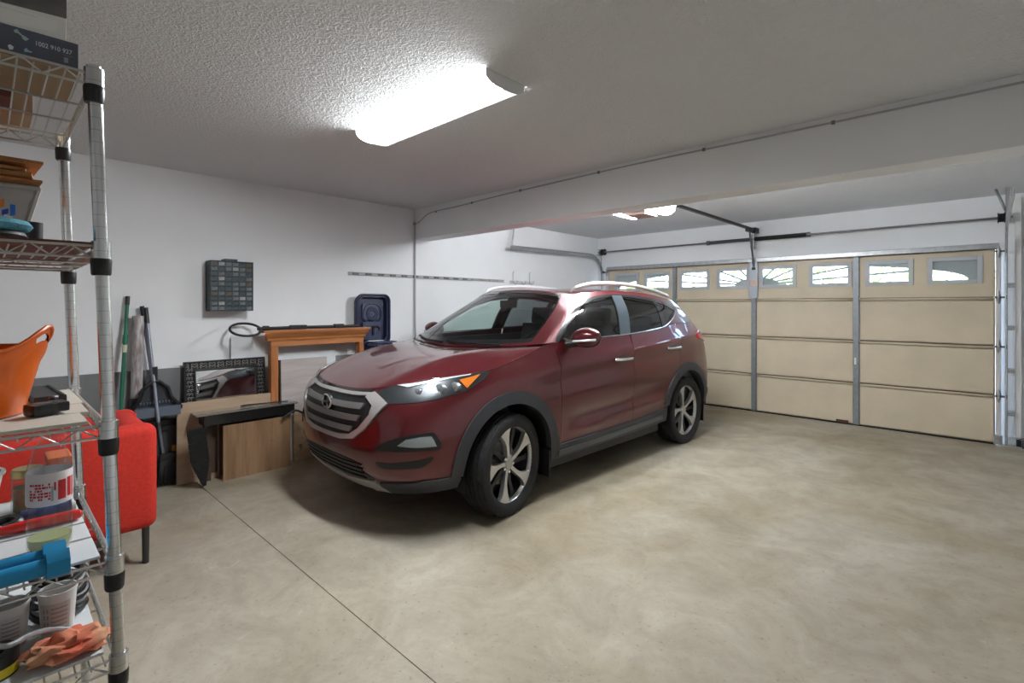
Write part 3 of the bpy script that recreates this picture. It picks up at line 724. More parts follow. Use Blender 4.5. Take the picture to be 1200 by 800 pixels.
# hood: a four sided patch between the nose edge, the fender tops and the cowl
nb, na = 40, 40
Fs = np.linspace(0, SL.s_at_l(.70), nb)
Fc = SL.at(Fs, np.full(nb, 1.)); bq = Fc[:, 0]/Fc[-1, 0]
Rs = np.interp(bq*.80, SU.P[:, 0, 0][:110], np.linspace(0, 1, SU.ns)[:110]); Rc = SU.at(Rs, np.zeros(nb))-np.array([0, .025, .006])
side_s = np.linspace(SL.s_at_l(.70), SL.s_at_l(1.33), na); Sc = SL.at(side_s, np.full(na, 1.))
HP = np.zeros((nb, na, 3))
for i in range(nb):
    b = bq[i]
    for j in range(na):
        a = j/(na-1)
        lin = Fc[i]*(1-a)+Rc[i]*a
        hc = 1-(1-a)**2.0; z = Fc[i][2]+(Rc[i][2]-Fc[i][2])*hc
        sidep = Sc[j]; lin2 = Fc[-1]*(1-a)+Rc[-1]*a; dev = sidep-lin2
        k = b**6
        p = np.array([lin[0]+dev[0]*k, lin[1]+dev[1]*k, z*(1-k)+(lin[2]+dev[2])*k])
        p[2] += .016*math.exp(-((b-.62-.12*a)/.13)**2)*math.sin(math.pi*min(1, a*1.02))**.6*(1-k)
        HP[i, j] = p
class Grid(Surf):
    def __init__(s, P): s.P = P; s.ns, s.nv = P.shape[:2]; s.finish()
SH = Grid(HP)
hood = panel('hood', SH, [(0, .0), (.995, .0), (.995, 1), (0, 1)], M_PAINT, car, both='join', res=.04, thick=.02)
# roof
tr = np.linspace(0, 1, 60); TE = SU.at(tr, np.ones(60)); RP = np.zeros((60, 16, 3))
lc = TE[:, 1]
zc_ = np.interp(lc, [1.8, 2.1, 2.6, 3.1, 3.6, 4.0, 4.2], [1.635, 1.652, 1.668, 1.662, 1.63, 1.575, 1.545])
for j in range(16):
    t = j/15; RP[:, j, 0] = TE[:, 0]*(1-t); RP[:, j, 1] = lc; RP[:, j, 2] = TE[:, 2]+(np.maximum(zc_, TE[:, 2])-TE[:, 2])*(1-(1-t)**2)
SR = Grid(RP)
panel('roof', SR, [(0.001, 0), (.999, 0), (.999, 1), (.001, 1)], M_PAINT, car, both='join', res=.08)

# --- glass house
dlo = SU.px([(649,403),(660,376),(680,353),(696,347),(718,344.6),(740,345.8),(766,350.5),(781,356),(792,362),(789,372),(780,381),(768,386),(738,391.6),(702,398),(660,404)])
dlo = [tuple(p) for p in dlo]
cols = SU.nc-1
ws = [(0, .03)]+[(c/cols, v) for c, v in [(1, .03), (2, .035), (2.72, .05), (2.66, .3), (2.60, .6), (2.5, .90), (2.35, .955), (2, .965), (1, .97), (0, .97)]]
panel('glasshouse_frame', SU, [(0, 0), (1, 0), (1, 1), (0, 1)], M_PAINT, car, holes=[dlo, ws, [(10.4/cols, .12), (1.0, .1), (1.0, .85), (10.5/cols, .85)]], both='join', res=.05, thick=.02)
panel('rear_glass', SU, [(10.4/cols, .12), (1.0, .1), (1.0, .85), (10.5/cols, .85)], M_TINT, car, both='join', off=-.002, res=.08)
wsi = [(0, .10)]+[(c/cols, v) for c, v in [(1, .10), (2, .105), (2.63, .12), (2.57, .3), (2.52, .6), (2.42, .88), (2.3, .925), (2, .93), (1, .935), (0, .935)]]
panel('windshield_border', SU, ws, M_GLOSSB, car, holes=[wsi], both='join', off=-.001)
panel('windshield', SU, wsi, M_WSH, car, both='join', off=-.003, res=.06)
gf = SU.px([(656,402),(664,382),(682,357.5),(698,350),(716,347.2),(726,391.5),(702,396)])
gr = SU.px([(727,347.5),(740,348.6),(764.5,353.3),(776.5,382.5),(766,385),(738,390)])
gq = SU.px([(769,354.2),(780,358),(789.5,363.6),(787,371.5),(780.8,379.5)])
panel('window_trim', SU, dlo, M_GLOSSB, car, holes=[gf, gr, gq], off=.001, res=.04)
panel('front_door_glass', SU, gf, M_TINTF, car, off=-.003, res=.06)
panel('rear_door_glass', SU, gr, M_TINT, car, off=-.003, res=.06)
panel('quarter_glass', SU, gq, M_TINT, car, off=-.003, res=.06)
bp = SU.px([(716.5,345.8),(727.5,346.2),(738.5,390.6),(726.5,392.2)])
panel('pillar_trim', SU, bp, mat('pillar_trim', (.045, .058, .068), .3, .2, coat=.5), car, off=.004, res=.05, thick=.006)
# chrome strip under the windows
for s_ in (1, -1):
    q = SU.px([(660, 404.6), (702, 398.6), (738, 392), (768, 386.2), (780, 381.2), (789, 371.8), (792, 362)])
    a = SU.at([p[0] for p in q], [p[1] for p in q])+SU.nrm([p[0] for p in q], [p[1] for p in q])*.004
    B().tube(cat_rom([p*np.array([s_, 1, 1]) for p in a], 5), .0055, 6).build('window_strip', M_CHROME, car, world=False)

# --- lamps
hl = SL.px(cat_rom([(442,459.5),(458,453),(491,444.5),(530,437.5),(553,432.5),(574,435.5)], 4)+cat_rom([(566,445),(555,452.5),(546,458),(527,463.5),(510,468.5),(480,472.5),(455,473.5)], 4))
for o in panel('headlamp', SL, hl, mat('lamp_inner', (.045, .048, .052), .3, .4), car, off=.003, thick=.02, res=.03):
    sg = 1 if o == bpy.data.objects.get(o.name) and o.data.vertices[0].co.x > 0 else -1
    mir = np.array([sg, 1, 1])
    def sub(name, poly, m, off, thick=.01, label=None):
        V, N, F = patch_geo(SL, poly, (), off, thick, .02)
        if sg < 0: V, N, F = V*FLIP, N*FLIP, [tuple(reversed(f)) for f in F]
        return link_mesh(name, V, N, F, m, o, label)
    sub('lamp_strip', SL.px([(466,451.5),(491,445.5),(530,438.5),(553,433.6),(552,438),(528,443.5),(500,449.5),(478,454)]), mat('drl_white', (.78, .8, .82), .2, .1), .008)
    sub('turn_signal', SL.px([(538,445.6),(562.5,438.6),(547,455)]), M_AMBER, .012)
    sub('lamp_cover', hl, M_LENS, .020, .018)
    for (x, y, r) in ((533, 453.5, .034), (515.5, 455.5, .034), (490, 459, .026)):
        s1, v1 = SL.px([(x, y)])[0]; c = SL.at([s1], [v1])[0]; n = SL.nrm([s1], [v1])[0]
        b = B(); c = c*mir; n = n*mir; n2 = np.array([0.25*sg, -.96, .1]); n2 /= np.linalg.norm(n2)
        b.tube([c-n2*.03, c+n2*.004, c+n2*.010, c+n2*.012], [r*.9, r, r*.93, r*.75], 20); b.build('lamp_bezel', mat('lamp_bezel', (.40, .41, .42), .38, .7), o, world=False)
        b = B(); b.tube([c, c+n2*.008, c+n2*.014, c+n2*.0165], [r*.74, r*.7, r*.45, r*.05], 18); b.build('projector', mat('projector', (.22, .24, .26), .3, .3, coat=.3), o, world=False)

# grille
def px2f(pts):
    q = SL.px(pts); return q
go = [(0, SL.front([(0, .893)])[0][1])]+SL.front([(.15, .893), (.30, .897), (.42, .905)])+SL.px([(434,461.5),(441,459.8),(455,473.5),(441,487),(428,503),(415,513.5)])+SL.front([(.22, .592), (.1, .59)])+[(0, SL.front([(0, .59)])[0][1])]
gi = [(0, SL.front([(0, .872)])[0][1])]+SL.front([(.15, .873), (.30, .878), (.40, .886)])+SL.px([(430,466),(437.5,476),(434,486),(421,501.5),(411,508)])+SL.front([(.20, .622), (.1, .617)])+[(0, SL.front([(0, .617)])[0][1])]
gril = panel('grille', SL, go, mat('grille_dark', (.008, .008, .009), .5), car, off=.002, thick=.02, res=.03, both='join')
def sub2(name, poly, m, par, off, thick, holes=(), res=.025):
    V, N, F = patch_geo(SL, poly, holes, off, thick, res); k = len(V)
    return link_mesh(name, np.concatenate([V, V*FLIP]), np.concatenate([N, N*FLIP]), F+[tuple(i+k for i in reversed(f)) for f in F], m, par)
sub2('grille_frame', go, M_SATIN, gril, .016, .016, holes=[gi])
for z0, wm, h in ((.812, .425, .036), (.738, .405, .036), (.665, .345, .034)):
    up_ = [(w, z0+h/2+.012*(w/.45)**2) for w in np.linspace(0.001, wm, 9)]; dn = [(w, z0-h/2+.012*(w/.45)**2) for w in np.linspace(wm-.02, 0.001, 9)]
    q = SL.front(up_+dn); q[0] = (0, q[0][1]); q[-1] = (0, q[-1][1])
    sub2('grille_bar', q, mat('grille_bar_grey', (.24, .235, .23), .38, .5), gril, .020, .016)
sub2('hood_lip', [(0, SL.front([(0, .893)])[0][1])]+SL.front([(.2, .895), (.42, .906)])+[(SL.front([(.42, .906)])[0][0], .985), (0, .985)], M_GLOSSB, gril, .003, .004)
# emblem: an upright oval ring with a slanted H
ez = .812; es, ev = SL.front([(0.001, ez)])[0]; ec = SL.at([0], [ev])[0]+np.array([0, -.030, 0])
b = B(); b.tube([(.066*math.cos(t), ec[1], ez+.047*math.sin(t)) for t in np.linspace(0, 2*math.pi, 33)[:-1]], .0075, 8, closed=True)
M_E = frame_mat((0, ec[1]-.002, ez), (1, 0, 0), (0, 0, 1))
for q in (-1, 1):
    b.prism([(q*.026-.009-.006, -.034), (q*.026+.009-.006, -.034), (q*.026+.009+.008, .034), (q*.026-.009+.008, .034)], M_E, .01)
b.prism([(-.028, -.010), (.028, -.003), (.028, .010), (-.028, .003)], M_E, .009)
em = b.build('emblem', M_CHROME, car, world=False)
B().tube([(0, ec[1]+.022, ez), (0, ec[1]+.004, ez)], [.055, .05], 20).build('emblem_back', M_BLACK, em, world=False)
# fog lamps and slots
fo = SL.px(cat_rom([(439,526.5),(452,517.5),(474,511.5),(497,507.5),(508,507),(515,516),(516.5,525.5),(500,528),(470,529.5)], 3, closed=True))
fi = SL.px([(466,522),(476,515),(492,512),(505,511),(508,515),(511.5,522.5),(490,524.2)])
for o in panel('fog_lamp', SL, fo, M_BLACK, car, off=.004, thick=.02, res=.03):
    sg = 1 if o.data.vertices[0].co.x > 0 else -1
    for nm, poly, m, of in (('lamp_strip', fi, mat('fog_silver', (.42, .44, .45), .25, .5), .008), ('lamp_cover', fi, M_LENS, .016)):
        V, N, F = patch_geo(SL, poly, (), of, .012, .02)
        if sg < 0: V, N, F = V*FLIP, N*FLIP, [tuple(reversed(f)) for f in F]
        link_mesh(nm, V, N, F, m, o)
panel('bumper_slot', SL, SL.px(cat_rom([(440,541.5),(455,543),(485,540),(503,536),(508,537),(500,544.5),(490,548.5),(468,549.5),(449,549)], 3, closed=True)), M_BLACK, car, off=.003, thick=.02, res=.03)
lg = [(0, SL.front([(0, .475)])[0][1])]+SL.front([(.2, .475), (.36, .465)])+SL.px([(424,551),(438,560),(441,564)])+SL.front([(.3, .335), (.15, .325)])+[(0, SL.front([(0, .325)])[0][1])]
lgr = panel('lower_grille', SL, lg, mat('grille_dark', (0, 0, 0)), car, off=.003, thick=.02, res=.03, both='join')
for z0 in (.36, .39, .42, .45):
    sub2('grille_bar', (lambda q: [(0, q[0][1])]+q[1:-1]+[(0, q[-1][1])])(SL.front([(w, z0+.004) for w in np.linspace(.001, .42, 6)]+[(w, z0-.004) for w in np.linspace(.42, .001, 6)])), M_BLACK, lgr, .010, .008)
sk = [(0, SL.front([(0, .328)])[0][1])]+SL.front([(.15, .328), (.30, .338)])+SL.px([(440,562.5),(446,567),(460,579)])+SL.px([(452,579.5),(440,577)])+SL.front([(.36, .262), (.2, .256)])+[(0, SL.front([(0, .254)])[0][1])]
panel('skid_plate', SL, sk, M_SATIN, car, off=.014, thick=.02, res=.03, both='join')
# cladding: bumper corner, arches, sills
bc = SL.px([(446,565),(460,565.5),(497,563),(520,560.5),(535,557)])+SL.side([(.475, .44), (.508, .36), (.508, .30)])+[(s, .012) for s in np.linspace(SL.side([(.50, .27)])[0][0], SL.px([(460, 579)])[0][0], 6)]
panel('bumper_cladding', SL, bc, M_CLAD, car, off=.012, thick=.02, res=.04)
def ring(c, r0, r1, a0, a1, r1b=None, tail=()):
    out = arch(c, r1, a0, a1, 30); inn = arch(c, r0, a1, a0, 30)
    return SL.side(out+list(tail)+inn)
panel('arch_cladding', SL, ring(FA, .428, .515, 178, 15, tail=[(1.478, .42), (1.478, .30), (1.40, .235)]), M_CLAD, car, off=.013, thick=.05, res=.035)
panel('arch_cladding', SL, ring(RA, .428, .515, 166, 2, tail=()), M_CLAD, car, off=.013, thick=.05, res=.035)
panel('sill_cladding', SL, SL.side([(1.470, .395), (1.9, .402), (2.6, .415), (3.12, .44), (3.165, .46), (3.20, .31), (2.6, .292), (1.9, .287), (1.43, .283)]), M_CLAD, car, off=.014, thick=.03, res=.04)
panel('sill_strip', SL, SL.side([(1.47, .352), (2.2, .362), (3.08, .385), (3.10, .345), (2.2, .318), (1.47, .308)]), mat('sill_grey', (.07, .075, .085), .35), car, off=.022, thick=.01, res=.04)
panel('rear_cladding', SL, [SL.side([(4.08, .31)])[0], SL.side([(4.1, .50)])[0], (sE+.02, .33), (1, .33), (1, .005)], M_CLAD, car, off=.012, thick=.02)
tl = SL.px([(815.5,391),(821,384.6),(827.3,390),(828,396),(826,399.5),(818,396)])
panel('tail_lamp', SL, tl, M_RED, car, off=.014, thick=.02, res=.03)
# mud flaps
for s_ in (1, -1):
    for c in (FA, RA):
        B().box((s_*.80, c+.415, .27), (.20, .012, .20)).build('mud_flap', M_BLACK, car, world=False)
# door handles
for (l0, l1, z) in ((2.22, 2.50, 1.006), (3.16, 3.44, 1.052)):
    for s_ in (1, -1):
        q = SL.side([(l0+(l1-l0)*t, z+.006*math.sin(math.pi*t)-.018*t*0) for t in np.linspace(0, 1, 9)])
        c = SL.at([p[0] for p in q], [p[1] for p in q]); n = SL.nrm([p[0] for p in q], [p[1] for p in q])
        lift = np.array([.004, .022, .034, .040, .042, .042, .040, .030, .004])
        pts = [(c[i]+n[i]*lift[i])*np.array([s_, 1, 1]) for i in range(9)]
        B().tube(cat_rom(pts, 3), [.011]+[.0145]*23+[.011], 10).build('door_handle', M_CHROME, car, world=False)
        h = SL.side([(l0+(l1-l0)*.45+.085*math.cos(t), z+.045*math.sin(t)) for t in np.linspace(0, 2*math.pi, 25)[:-1]])
        V, N, F = patch_geo(SL, h, (), .002, .003, .03)
        if s_ < 0: V, N, F = V*FLIP, N*FLIP, [tuple(reversed(f)) for f in F]
        link_mesh('recess_shade_patch', V, N, F, mat('recess_shade_red', (.05, .006, .008), .3, .3, coat=.8), car)  # flat patch on the door; darker red imitates shade in the handle cup
# door mirrors
for s_ in (1, -1):
    bm = bmesh.new(); bmesh.ops.create_icosphere(bm, subdivisions=4, radius=1)
    for v in bm.verts:
        x, y, z = v.co
        y = y*(1 if y < 0 else .45)
        z = z*(1-.15*(x > 0)*x); 
        v.co = (x*.138, y*.088, z*.077+.012*x)
    b = B(); ctr = Vector((1.012*s_, 1.675, 1.235))
    b.add([(ctr.x+s_*v.co.x, ctr.y+v.co.y, ctr.z+v.co.z) for v in bm.verts], [[v.index for v in f.verts] for f in bm.faces], True); bm.free()
    mir = b.build('door_mirror', M_PAINT, car, world=False)
    B().tube([(s_*.845, 1.62, 1.17), (s_*.90, 1.645, 1.18), (s_*.97, 1.665, 1.19)], [.035, .032, .03], 12).build('mirror_arm', M_BLACK, mir, world=False)
    B().tube([(s_*(1.012+.131*math.sin(t)), 1.675-.091*math.cos(t)-.003, 1.208+.012*math.sin(t)) for t in np.linspace(-.55, 1.15, 10)], .009, 8).build('mirror_signal', mat('drl_white', (0, 0, 0)), mir, world=False)
    b = B(); b.lathe([(.001, -.01), (.09, -.008), (.095, 0), (.09, .003)], (0, 0, 0), 20); 
    b2 = B(); b2.add([(ctr.x+s_*p[0]*1.2, ctr.y+.038, ctr.z+p[1]*.68) for p in b.v], b.f, True); b2.build('mirror_glass', mat('mirror_glass', (.8, .82, .84), .02, 1.), mir, world=False)
    B().tube([(s_*(1.012+.133*math.cos(t)), 1.667+.01*abs(math.sin(t)), 1.222+.068*math.sin(t)) for t in np.linspace(math.pi, 2*math.pi, 14)], .004, 6).build('mirror_seam', M_BLACK, mir, world=False)
# roof rails
rp = [(.575, 2.02, 1.615), (.60, 2.10, 1.655), (.612, 2.30, 1.688), (.615, 2.65, 1.702), (.605, 3.05, 1.692), (.59, 3.45, 1.655), (.57, 3.78, 1.605), (.56, 3.86, 1.575)]
for s_ in (1, -1):
    pts = cat_rom([(p[0]*s_, p[1], p[2]) for p in rp], 6)
    B().tube(pts, [.008+.013*min(1, i/6, (len(pts)-1-i)/6) for i in range(len(pts))], 10).build('roof_rail', mat('rail_silver', (.78, .78, .79), .3, .6), car, world=False)
# cowl and wipers
B().add([tuple(SU.at([s], [0])[0]*np.array([k, 1, 1])+np.array([0, d, h])) for d, h in ((-.07, -.03), (.05, .006)) for k, s in [(-1, x) for x in np.linspace(.22, 0, 12)]+[(1, x) for x in np.linspace(.02, .22, 11)]],
        [(i, i+1, i+24, i+23) for i in range(22)]).build('cowl', M_BLACK, car, world=False)
for pts in (((.58, 1.14, 1.178), (.3, 1.085, 1.178), (-.02, 1.085, 1.182)), ((-.08, 1.075, 1.172), (-.35, 1.10, 1.182), (-.6, 1.20, 1.205))):
    B().tube(cat_rom(pts, 6), .009, 6).build('wiper', M_BLACK, car, world=False)
# underbody and wheel housings (dark)
ub = B(); ub.b2((-.74, .40, .34), (.74, .52, .50)).b2((-.60, .52, .20), (.60, 1.42, .60)).b2((-.82, 1.42, .20), (.82, 3.15, .42)).b2((-.58, 3.15, .22), (.58, 4.1, .6)).b2((-.8, 4.08, .3), (.8, 4.33, .6))
ub.build('underbody', M_BLACK, car, world=False)
for c in (FA, RA):
    for s_ in (1, -1):
        a = arch(c, .43, 195, -15, 24); V = [(s_*.90, l, z) for l, z in a]+[(s_*.56, l, z) for l, z in a]; n = len(a)
        b = B().add(V, [(i, i+1, i+1+n, i+n) for i in range(n-1)], True); b.add([(s_*.56, l, z) for l, z in a], [tuple(range(n))]); b.build('wheel_housing', M_BLACK, car, world=False)

# --- wheels
def wheel(cx, cy, out, steer):
    """out = +1/-1: which side faces outwards"""
    Mw = Matrix.Translation((cx, cy, ZW)) @ Matrix.Rotation(steer, 4, 'Z') @ Matrix.Rotation(R(9), 4, 'X')
    def put(b, name, m, par):
        b.v = [tuple(Mw @ Vector((p[0]*out, p[1], p[2]))) for p in b.v]; return b.build(name, m, par, world=False)
    hw = .118
    prof = [(.262, .085), (.268, .098), (.285, .112), (.315, .119), (.338, .113), (.350, .104), (.3565, .094)]
    ribs = [(.094, .058), (.050, .018), (.010, -.010), (-.018, -.050), (-.058, -.094)]
    n = 90; V = []; rows = []
    P_ = prof[:-1]
    rows += [('s', r, x) for r, x in P_]
    for k, (a, b_) in enumerate(ribs):
        rows += [('g', .3495, a+.001), ('t' if k in (0, 4) else 'u', .360-(.003 if k in (0, 4) else 0), a-.001), ('t' if k in (0, 4) else 'u', .360-(.003 if k in (0, 4) else 0), b_+.001), ('g', .3495, b_-.001)]
    rows += [('s', r, -x) for r, x in reversed(P_)]
    for kind, r, x in rows:
        for i in range(n):
            rr = r
            if kind == 't' and i % 3 == 0: rr = r-.007
            if kind == 'u' and (i+1) % 3 == 0: rr = r-.004
            t = 2*math.pi*i/n; V.append((x, rr*math.cos(t), rr*math.sin(t)))
    F = [(i*n+k, i*n+(k+1) % n, (i+1)*n+(k+1) % n, (i+1)*n+k) for i in range(len(rows)-1) for k in range(n)]
    b = B(); b.add(V, F, True); tire = put(b, 'tire', M_TIRE, car)
    b = B(); b.lathe([(.262, .086), (.2685, .096), (.272, .094), (.266, .084), (.258, .07), (.250, .0), (.245, -.09)], n=64, axis='X'); rim = put(b, 'rim', M_RIM, tire)
    b = B(); b.lathe([(.2645, .0905), (.270, .0925)], n=64, axis='X'); 
    b = B(); b.lathe([(.252, .06), (.246, .0), (.242, -.09), (.05, -.095)], n=48, axis='X'); put(b, 'rim_barrel', M_RIMD, tire)
    b = B(); b.lathe([(.0, .018), (.06, .018), (.065, -.0), (.155, -.004), (.158, -.03), (.05, -.03)], n=40, axis='X'); put(b, 'brake_disc', mat('brake_steel', (.35, .34, .33), .35, .9), tire)
    b = B(); 
    for t in np.linspace(R(150), R(215), 8)[:-1]:
        u = R(65)/7; poly = [(r*math.cos(q), r*math.sin(q)) for r, q in ((.10, t), (.168, t), (.168, t+u), (.10, t+u))]
        b.prism(poly, frame_mat((-.03, 0, 0), (0, 1, 0), (0, 0, 1)), .045)
    put(b, 'brake_caliper', mat('brake_grey', (.16, .16, .165), .5, .5), tire)
    for k in range(5):
        a0 = R(90+72*k)
        def pol(r, d): return (r*math.cos(a0+R(d)), r*math.sin(a0+R(d)))
        edgeA = [(.030, -34), (.060, -14), (.10, -8.5), (.15, -6.5), (.20, -7.5), (.235, -10), (.2665, -15)]
        edgeB = [(.2665, 13), (.24, 12.0), (.20, 9.0), (.15, 6.5), (.10, 8), (.060, 14), (.030, 34)]
        arcO = [(.2665, d) for d in np.linspace(-15, 13, 7)[1:-1]]
        pts = [pol(r, d+ (r-.05)*38) for r, d in edgeA+arcO+edgeB]
        rr_ = [r for r, d in edgeA+arcO+edgeB]; m_ = len(pts)
        xo = [.090-.030*max(0, 1-(r/.25))**1.0 for r in rr_]
        cen = (pol(.15, 3.8)[0], pol(.15, 3.8)[1])
        b = B()
        ri = [(p[0]+(cen[0]-p[0])*.0, p[1]) for p in pts]
        vs_ = [(xo[i], pts[i][0], pts[i][1]) for i in range(m_)]+[(xo[i]-.035, pts[i][0]*.995, pts[i][1]*.995) for i in range(m_)]
        na_ = len(edgeA); nb_ = len(edgeB)
        fs = []
        for i in range(na_-1): fs.append((i, i+1, m_-2-i, m_-1-i))
        mid = [na_-1]+list(range(na_, na_+len(arcO)))+[na_+len(arcO)]
        fs.append(tuple(mid))
        fs += [(i, i+m_, (i+1) % m_+m_, (i+1) % m_) for i in range(m_)]
        b.add(vs_, fs); put(b, 'spoke', M_RIM, tire)
        a1 = a0+R(36+5)
        b = B(); d1 = (math.cos(a1), math.sin(a1)); p1 = (-d1[1], d1[0])
        poly = [(d1[0]*r+p1[0]*w, d1[1]*r+p1[1]*w) for r, w in ((.05, -.02), (.255, -.012), (.255, .03), (.15, .016), (.05, .02))]
        b.prism(poly, frame_mat((.028, 0, 0), (0, 1, 0), (0, 0, 1)), .02); put(b, 'inner_spoke', M_RIMD, tire)
        b = B(); a2 = a0+R(36); c2 = (.057*math.cos(a2), .057*math.sin(a2)); b.cyl((.045, *c2), (.066, *c2), .0105, 8); put(b, 'lug_nut', M_CHROME, tire)
    b = B(); b.lathe([(.045, .03), (.042, .068), (.036, .073), (.0, .074)], n=24, axis='X'); put(b, 'hub_cap', M_SATIN, tire)
    return tire
ST = R(10.5)
wheel(.800, FA, 1, ST); wheel(-.800, FA, -1, ST); wheel(.800, RA, 1, 0); wheel(-.800, RA, -1, 0)

# --- inside
b = B(); b.b2((-.72, 1.25, .85), (.72, 1.66, 1.10), .06); b.b2((-.70, 1.10, 1.02), (.70, 1.5, 1.12), .03); b.build('dashboard', M_DASH, car, world=False)
B().b2((-.80, 1.5, .40), (.80, 4.0, .46)).build('cabin_floor', M_BLACK, car, world=False)
for s_ in (1, -1): B().b2((s_*.80-.03, 1.5, .42), (s_*.80+.03, 4.0, 1.16)).build('door_lining', M_DASH, car, world=False)
B().tube([(.38+.18*math.cos(t), 1.74+.07*math.sin(t), 1.08+.165*math.sin(t)) for t in np.linspace(0, 2*math.pi, 25)[:-1]], .015, 8, closed=True).build('steering_wheel', M_BLACK, car, world=False)
for s_ in (1, -1):
    b = B(); b.b2((s_*.38-.25, 2.05, .50), (s_*.38+.25, 2.60, .72), .05)
    b.box((s_*.38, 2.62, .98), (.48, .14, .62), Matrix.Rotation(R(-14), 3, 'X'), .05); seat = b.build('seat', M_SEAT, car, world=False)
    b = B(); b.box((s_*.38, 2.72, 1.37), (.27, .11, .19), Matrix.Rotation(R(-10), 3, 'X'), .045); b.build('headrest', M_SEAT, seat, world=False)
b = B(); b.b2((-.66, 3.0, .5), (.66, 3.45, .75), .05); b.box((0, 3.48, .98), (1.3, .14, .55), Matrix.Rotation(R(-14), 3, 'X'), .05); b.build('rear_bench', M_SEAT, car, world=False)
for w in (-.42, .42): B().box((w, 3.56, 1.30), (.26, .09, .14), None, .04).build('headrest', M_SEAT, car, world=False)
B().box((0, 1.80, 1.50), (.22, .02, .07), None, .008).build('rear_view_mirror', M_BLACK, car, world=False)
# ================================================================== THINGS ALONG THE LEFT WALL
M_WCAB = woodmat('cabinet_wood', (.36, .225, .125), (.22, .125, .065), 3., 'Z')
M_WPALE = woodmat('pale_board', (.50, .46, .44), (.40, .35, .33), 3., 'Y')
M_WBACK = woodmat('back_board', (.44, .32, .22), (.36, .25, .165), 3., 'Y')
M_WHON = woodmat('honey_wood', (.50, .20, .065), (.33, .115, .035), 3., 'Y')
M_WBRN = woodmat('drawer_wood', (.36, .24, .15), (.26, .165, .095), 3., 'Y')
M_PLBK = mat('black_plastic', (.012, .012, .013), .4)
M_NAVY = mat('navy_plastic', (.020, .026, .065), .35)
XW = XL+.028                                              # face of the stem wall

# small parts cabinet on the wall: 6 x 10 clear drawers
pcx0, pcx1 = XL, XL+.15
P0 = onX(247, 304.5, pcx1); P1 = onX(296.8, 364, pcx1)
y0, y1, zt, zb_ = P0[1], P1[1], P0[2], P1[2]
pc_ = thing('parts_cabinet', 'teal small-parts cabinet with rows of clear drawers hung on the left wall', 'cabinet', (pcx0, (y0+y1)/2, zb_))
M_TEAL = mat('cabinet_teal', (.012, .045, .058), .45)
b = B(); w_ = .006
b.b2((pcx0, y0, zb_), (pcx0+.01, y1, zt)).b2((pcx0, y0, zb_), (pcx1, y0+w_, zt)).b2((pcx0, y1-w_, zb_), (pcx1, y1, zt)).b2((pcx0, y0, zb_), (pcx1, y1, zb_+w_)).b2((pcx0, y0, zt-w_), (pcx1, y1, zt))
cw_, ch_ = (y1-y0-w_)/6, (zt-zb_-w_)/10
for i in range(1, 6): b.b2((pcx0, y0+w_/2+i*cw_-.003, zb_), (pcx1-.004, y0+w_/2+i*cw_+.003, zt))
for j in range(1, 10): b.b2((pcx0, y0, zb_+w_/2+j*ch_-.004), (pcx1-.003, y1, zb_+w_/2+j*ch_+.004))
b.build('carcass', M_TEAL, pc_)
B().b2((pcx0, (y0+y1)/2-.05, zt), (pcx0+.12, (y0+y1)/2+.05, zt+.022), .005).build('carry_handle', M_TEAL, pc_)
M_DRW = [mat('drawer_clear_'+n, c, .25, coat=.3) for n, c in (('dark', (.07, .085, .09)), ('mid', (.16, .17, .17)), ('light', (.34, .35, .34)), ('brown', (.13, .10, .075)))]
b = B(); hw, hh = cw_/2-.005, ch_/2-.006
b.b2((-.10, -hw, -hh), (0, hw, hh*.9)); b.b2((0, -hw*.45, hh*.35), (.010, hw*.45, hh*.8)); b.b2((0, -hw*.8, -hh*.75), (.002, hw*.8, hh*.15))
dr0 = b.build('drawer', M_DRW[0], None); rr = random.Random(5)
meshes = []
for m in M_DRW: me = dr0.data.copy(); me.materials.clear(); me.materials.append(m); meshes.append(me)
for i in range(6):
    for j in range(10):
        o = dr0 if i == j == 0 else bpy.data.objects.new('drawer', dr0.data)
        if o is not dr0: COL.objects.link(o)
        o.data = meshes[rr.choice([0, 0, 0, 1, 1, 1, 2, 3])]; o.parent = pc_
        o.location = Vector((pcx1-.006, y0+w_/2+(i+.5)*cw_, zb_+w_/2+(j+.5)*ch_))-pc_.location

# tool rail and hook rack
z_r = 1.835
tr0 = thing('tool_rail', 'long grey metal tool rail screwed to the left wall', 'rail', (XL, 3.9, z_r))
B().b2((XL, 2.715, z_r-.016), (XL+.008, 5.115, z_r+.016)).b2((XL, 2.715, z_r+.013), (XL+.02, 5.115, z_r+.017)).b2((XL, 2.715, z_r-.017), (XL+.02, 5.115, z_r-.013)).build('channel', M_RAILG, tr0)
for i in range(15):
    y = 2.80+i*.158
    b = B(); b.b2((XL+.008, y-.035, z_r-.011), (XL+.022, y+.035, z_r+.011), .003); b.build('rail_clip', mat('clip_dark', (.13, .13, .135), .5) if i < 11 else M_RAILG, tr0)
hk = thing('hook_rack', 'small wire hook rack on the wall right of the tool rail', 'hook rack', (XL, 5.5, 1.83))
b = B(); b.tube([(XL+.012, 5.24, 1.815), (XL+.012, 5.72, 1.815)], .006, 6); b.tube([(XL+.012, 5.24, 1.84), (XL+.012, 5.72, 1.84)], .006, 6); b.build('wire_frame', mat('wire_white', (.55, .55, .55), .4), hk)
for y in (5.30, 5.66): B().tube([(XL+.012, y, 1.81), (XL+.012, y, 1.96), (XL+.03, y, 1.985)], .006, 6).build('upright', mat('wire_white', (0, 0, 0)), hk)
for y in (5.30, 5.48, 5.66): B().tube(cat_rom([(XL+.012, y, 1.84), (XL+.05, y, 1.80), (XL+.09, y, 1.82), (XL+.10, y, 1.85)], 4), .005, 6).build('hook', mat('wire_white', (0, 0, 0)), hk)

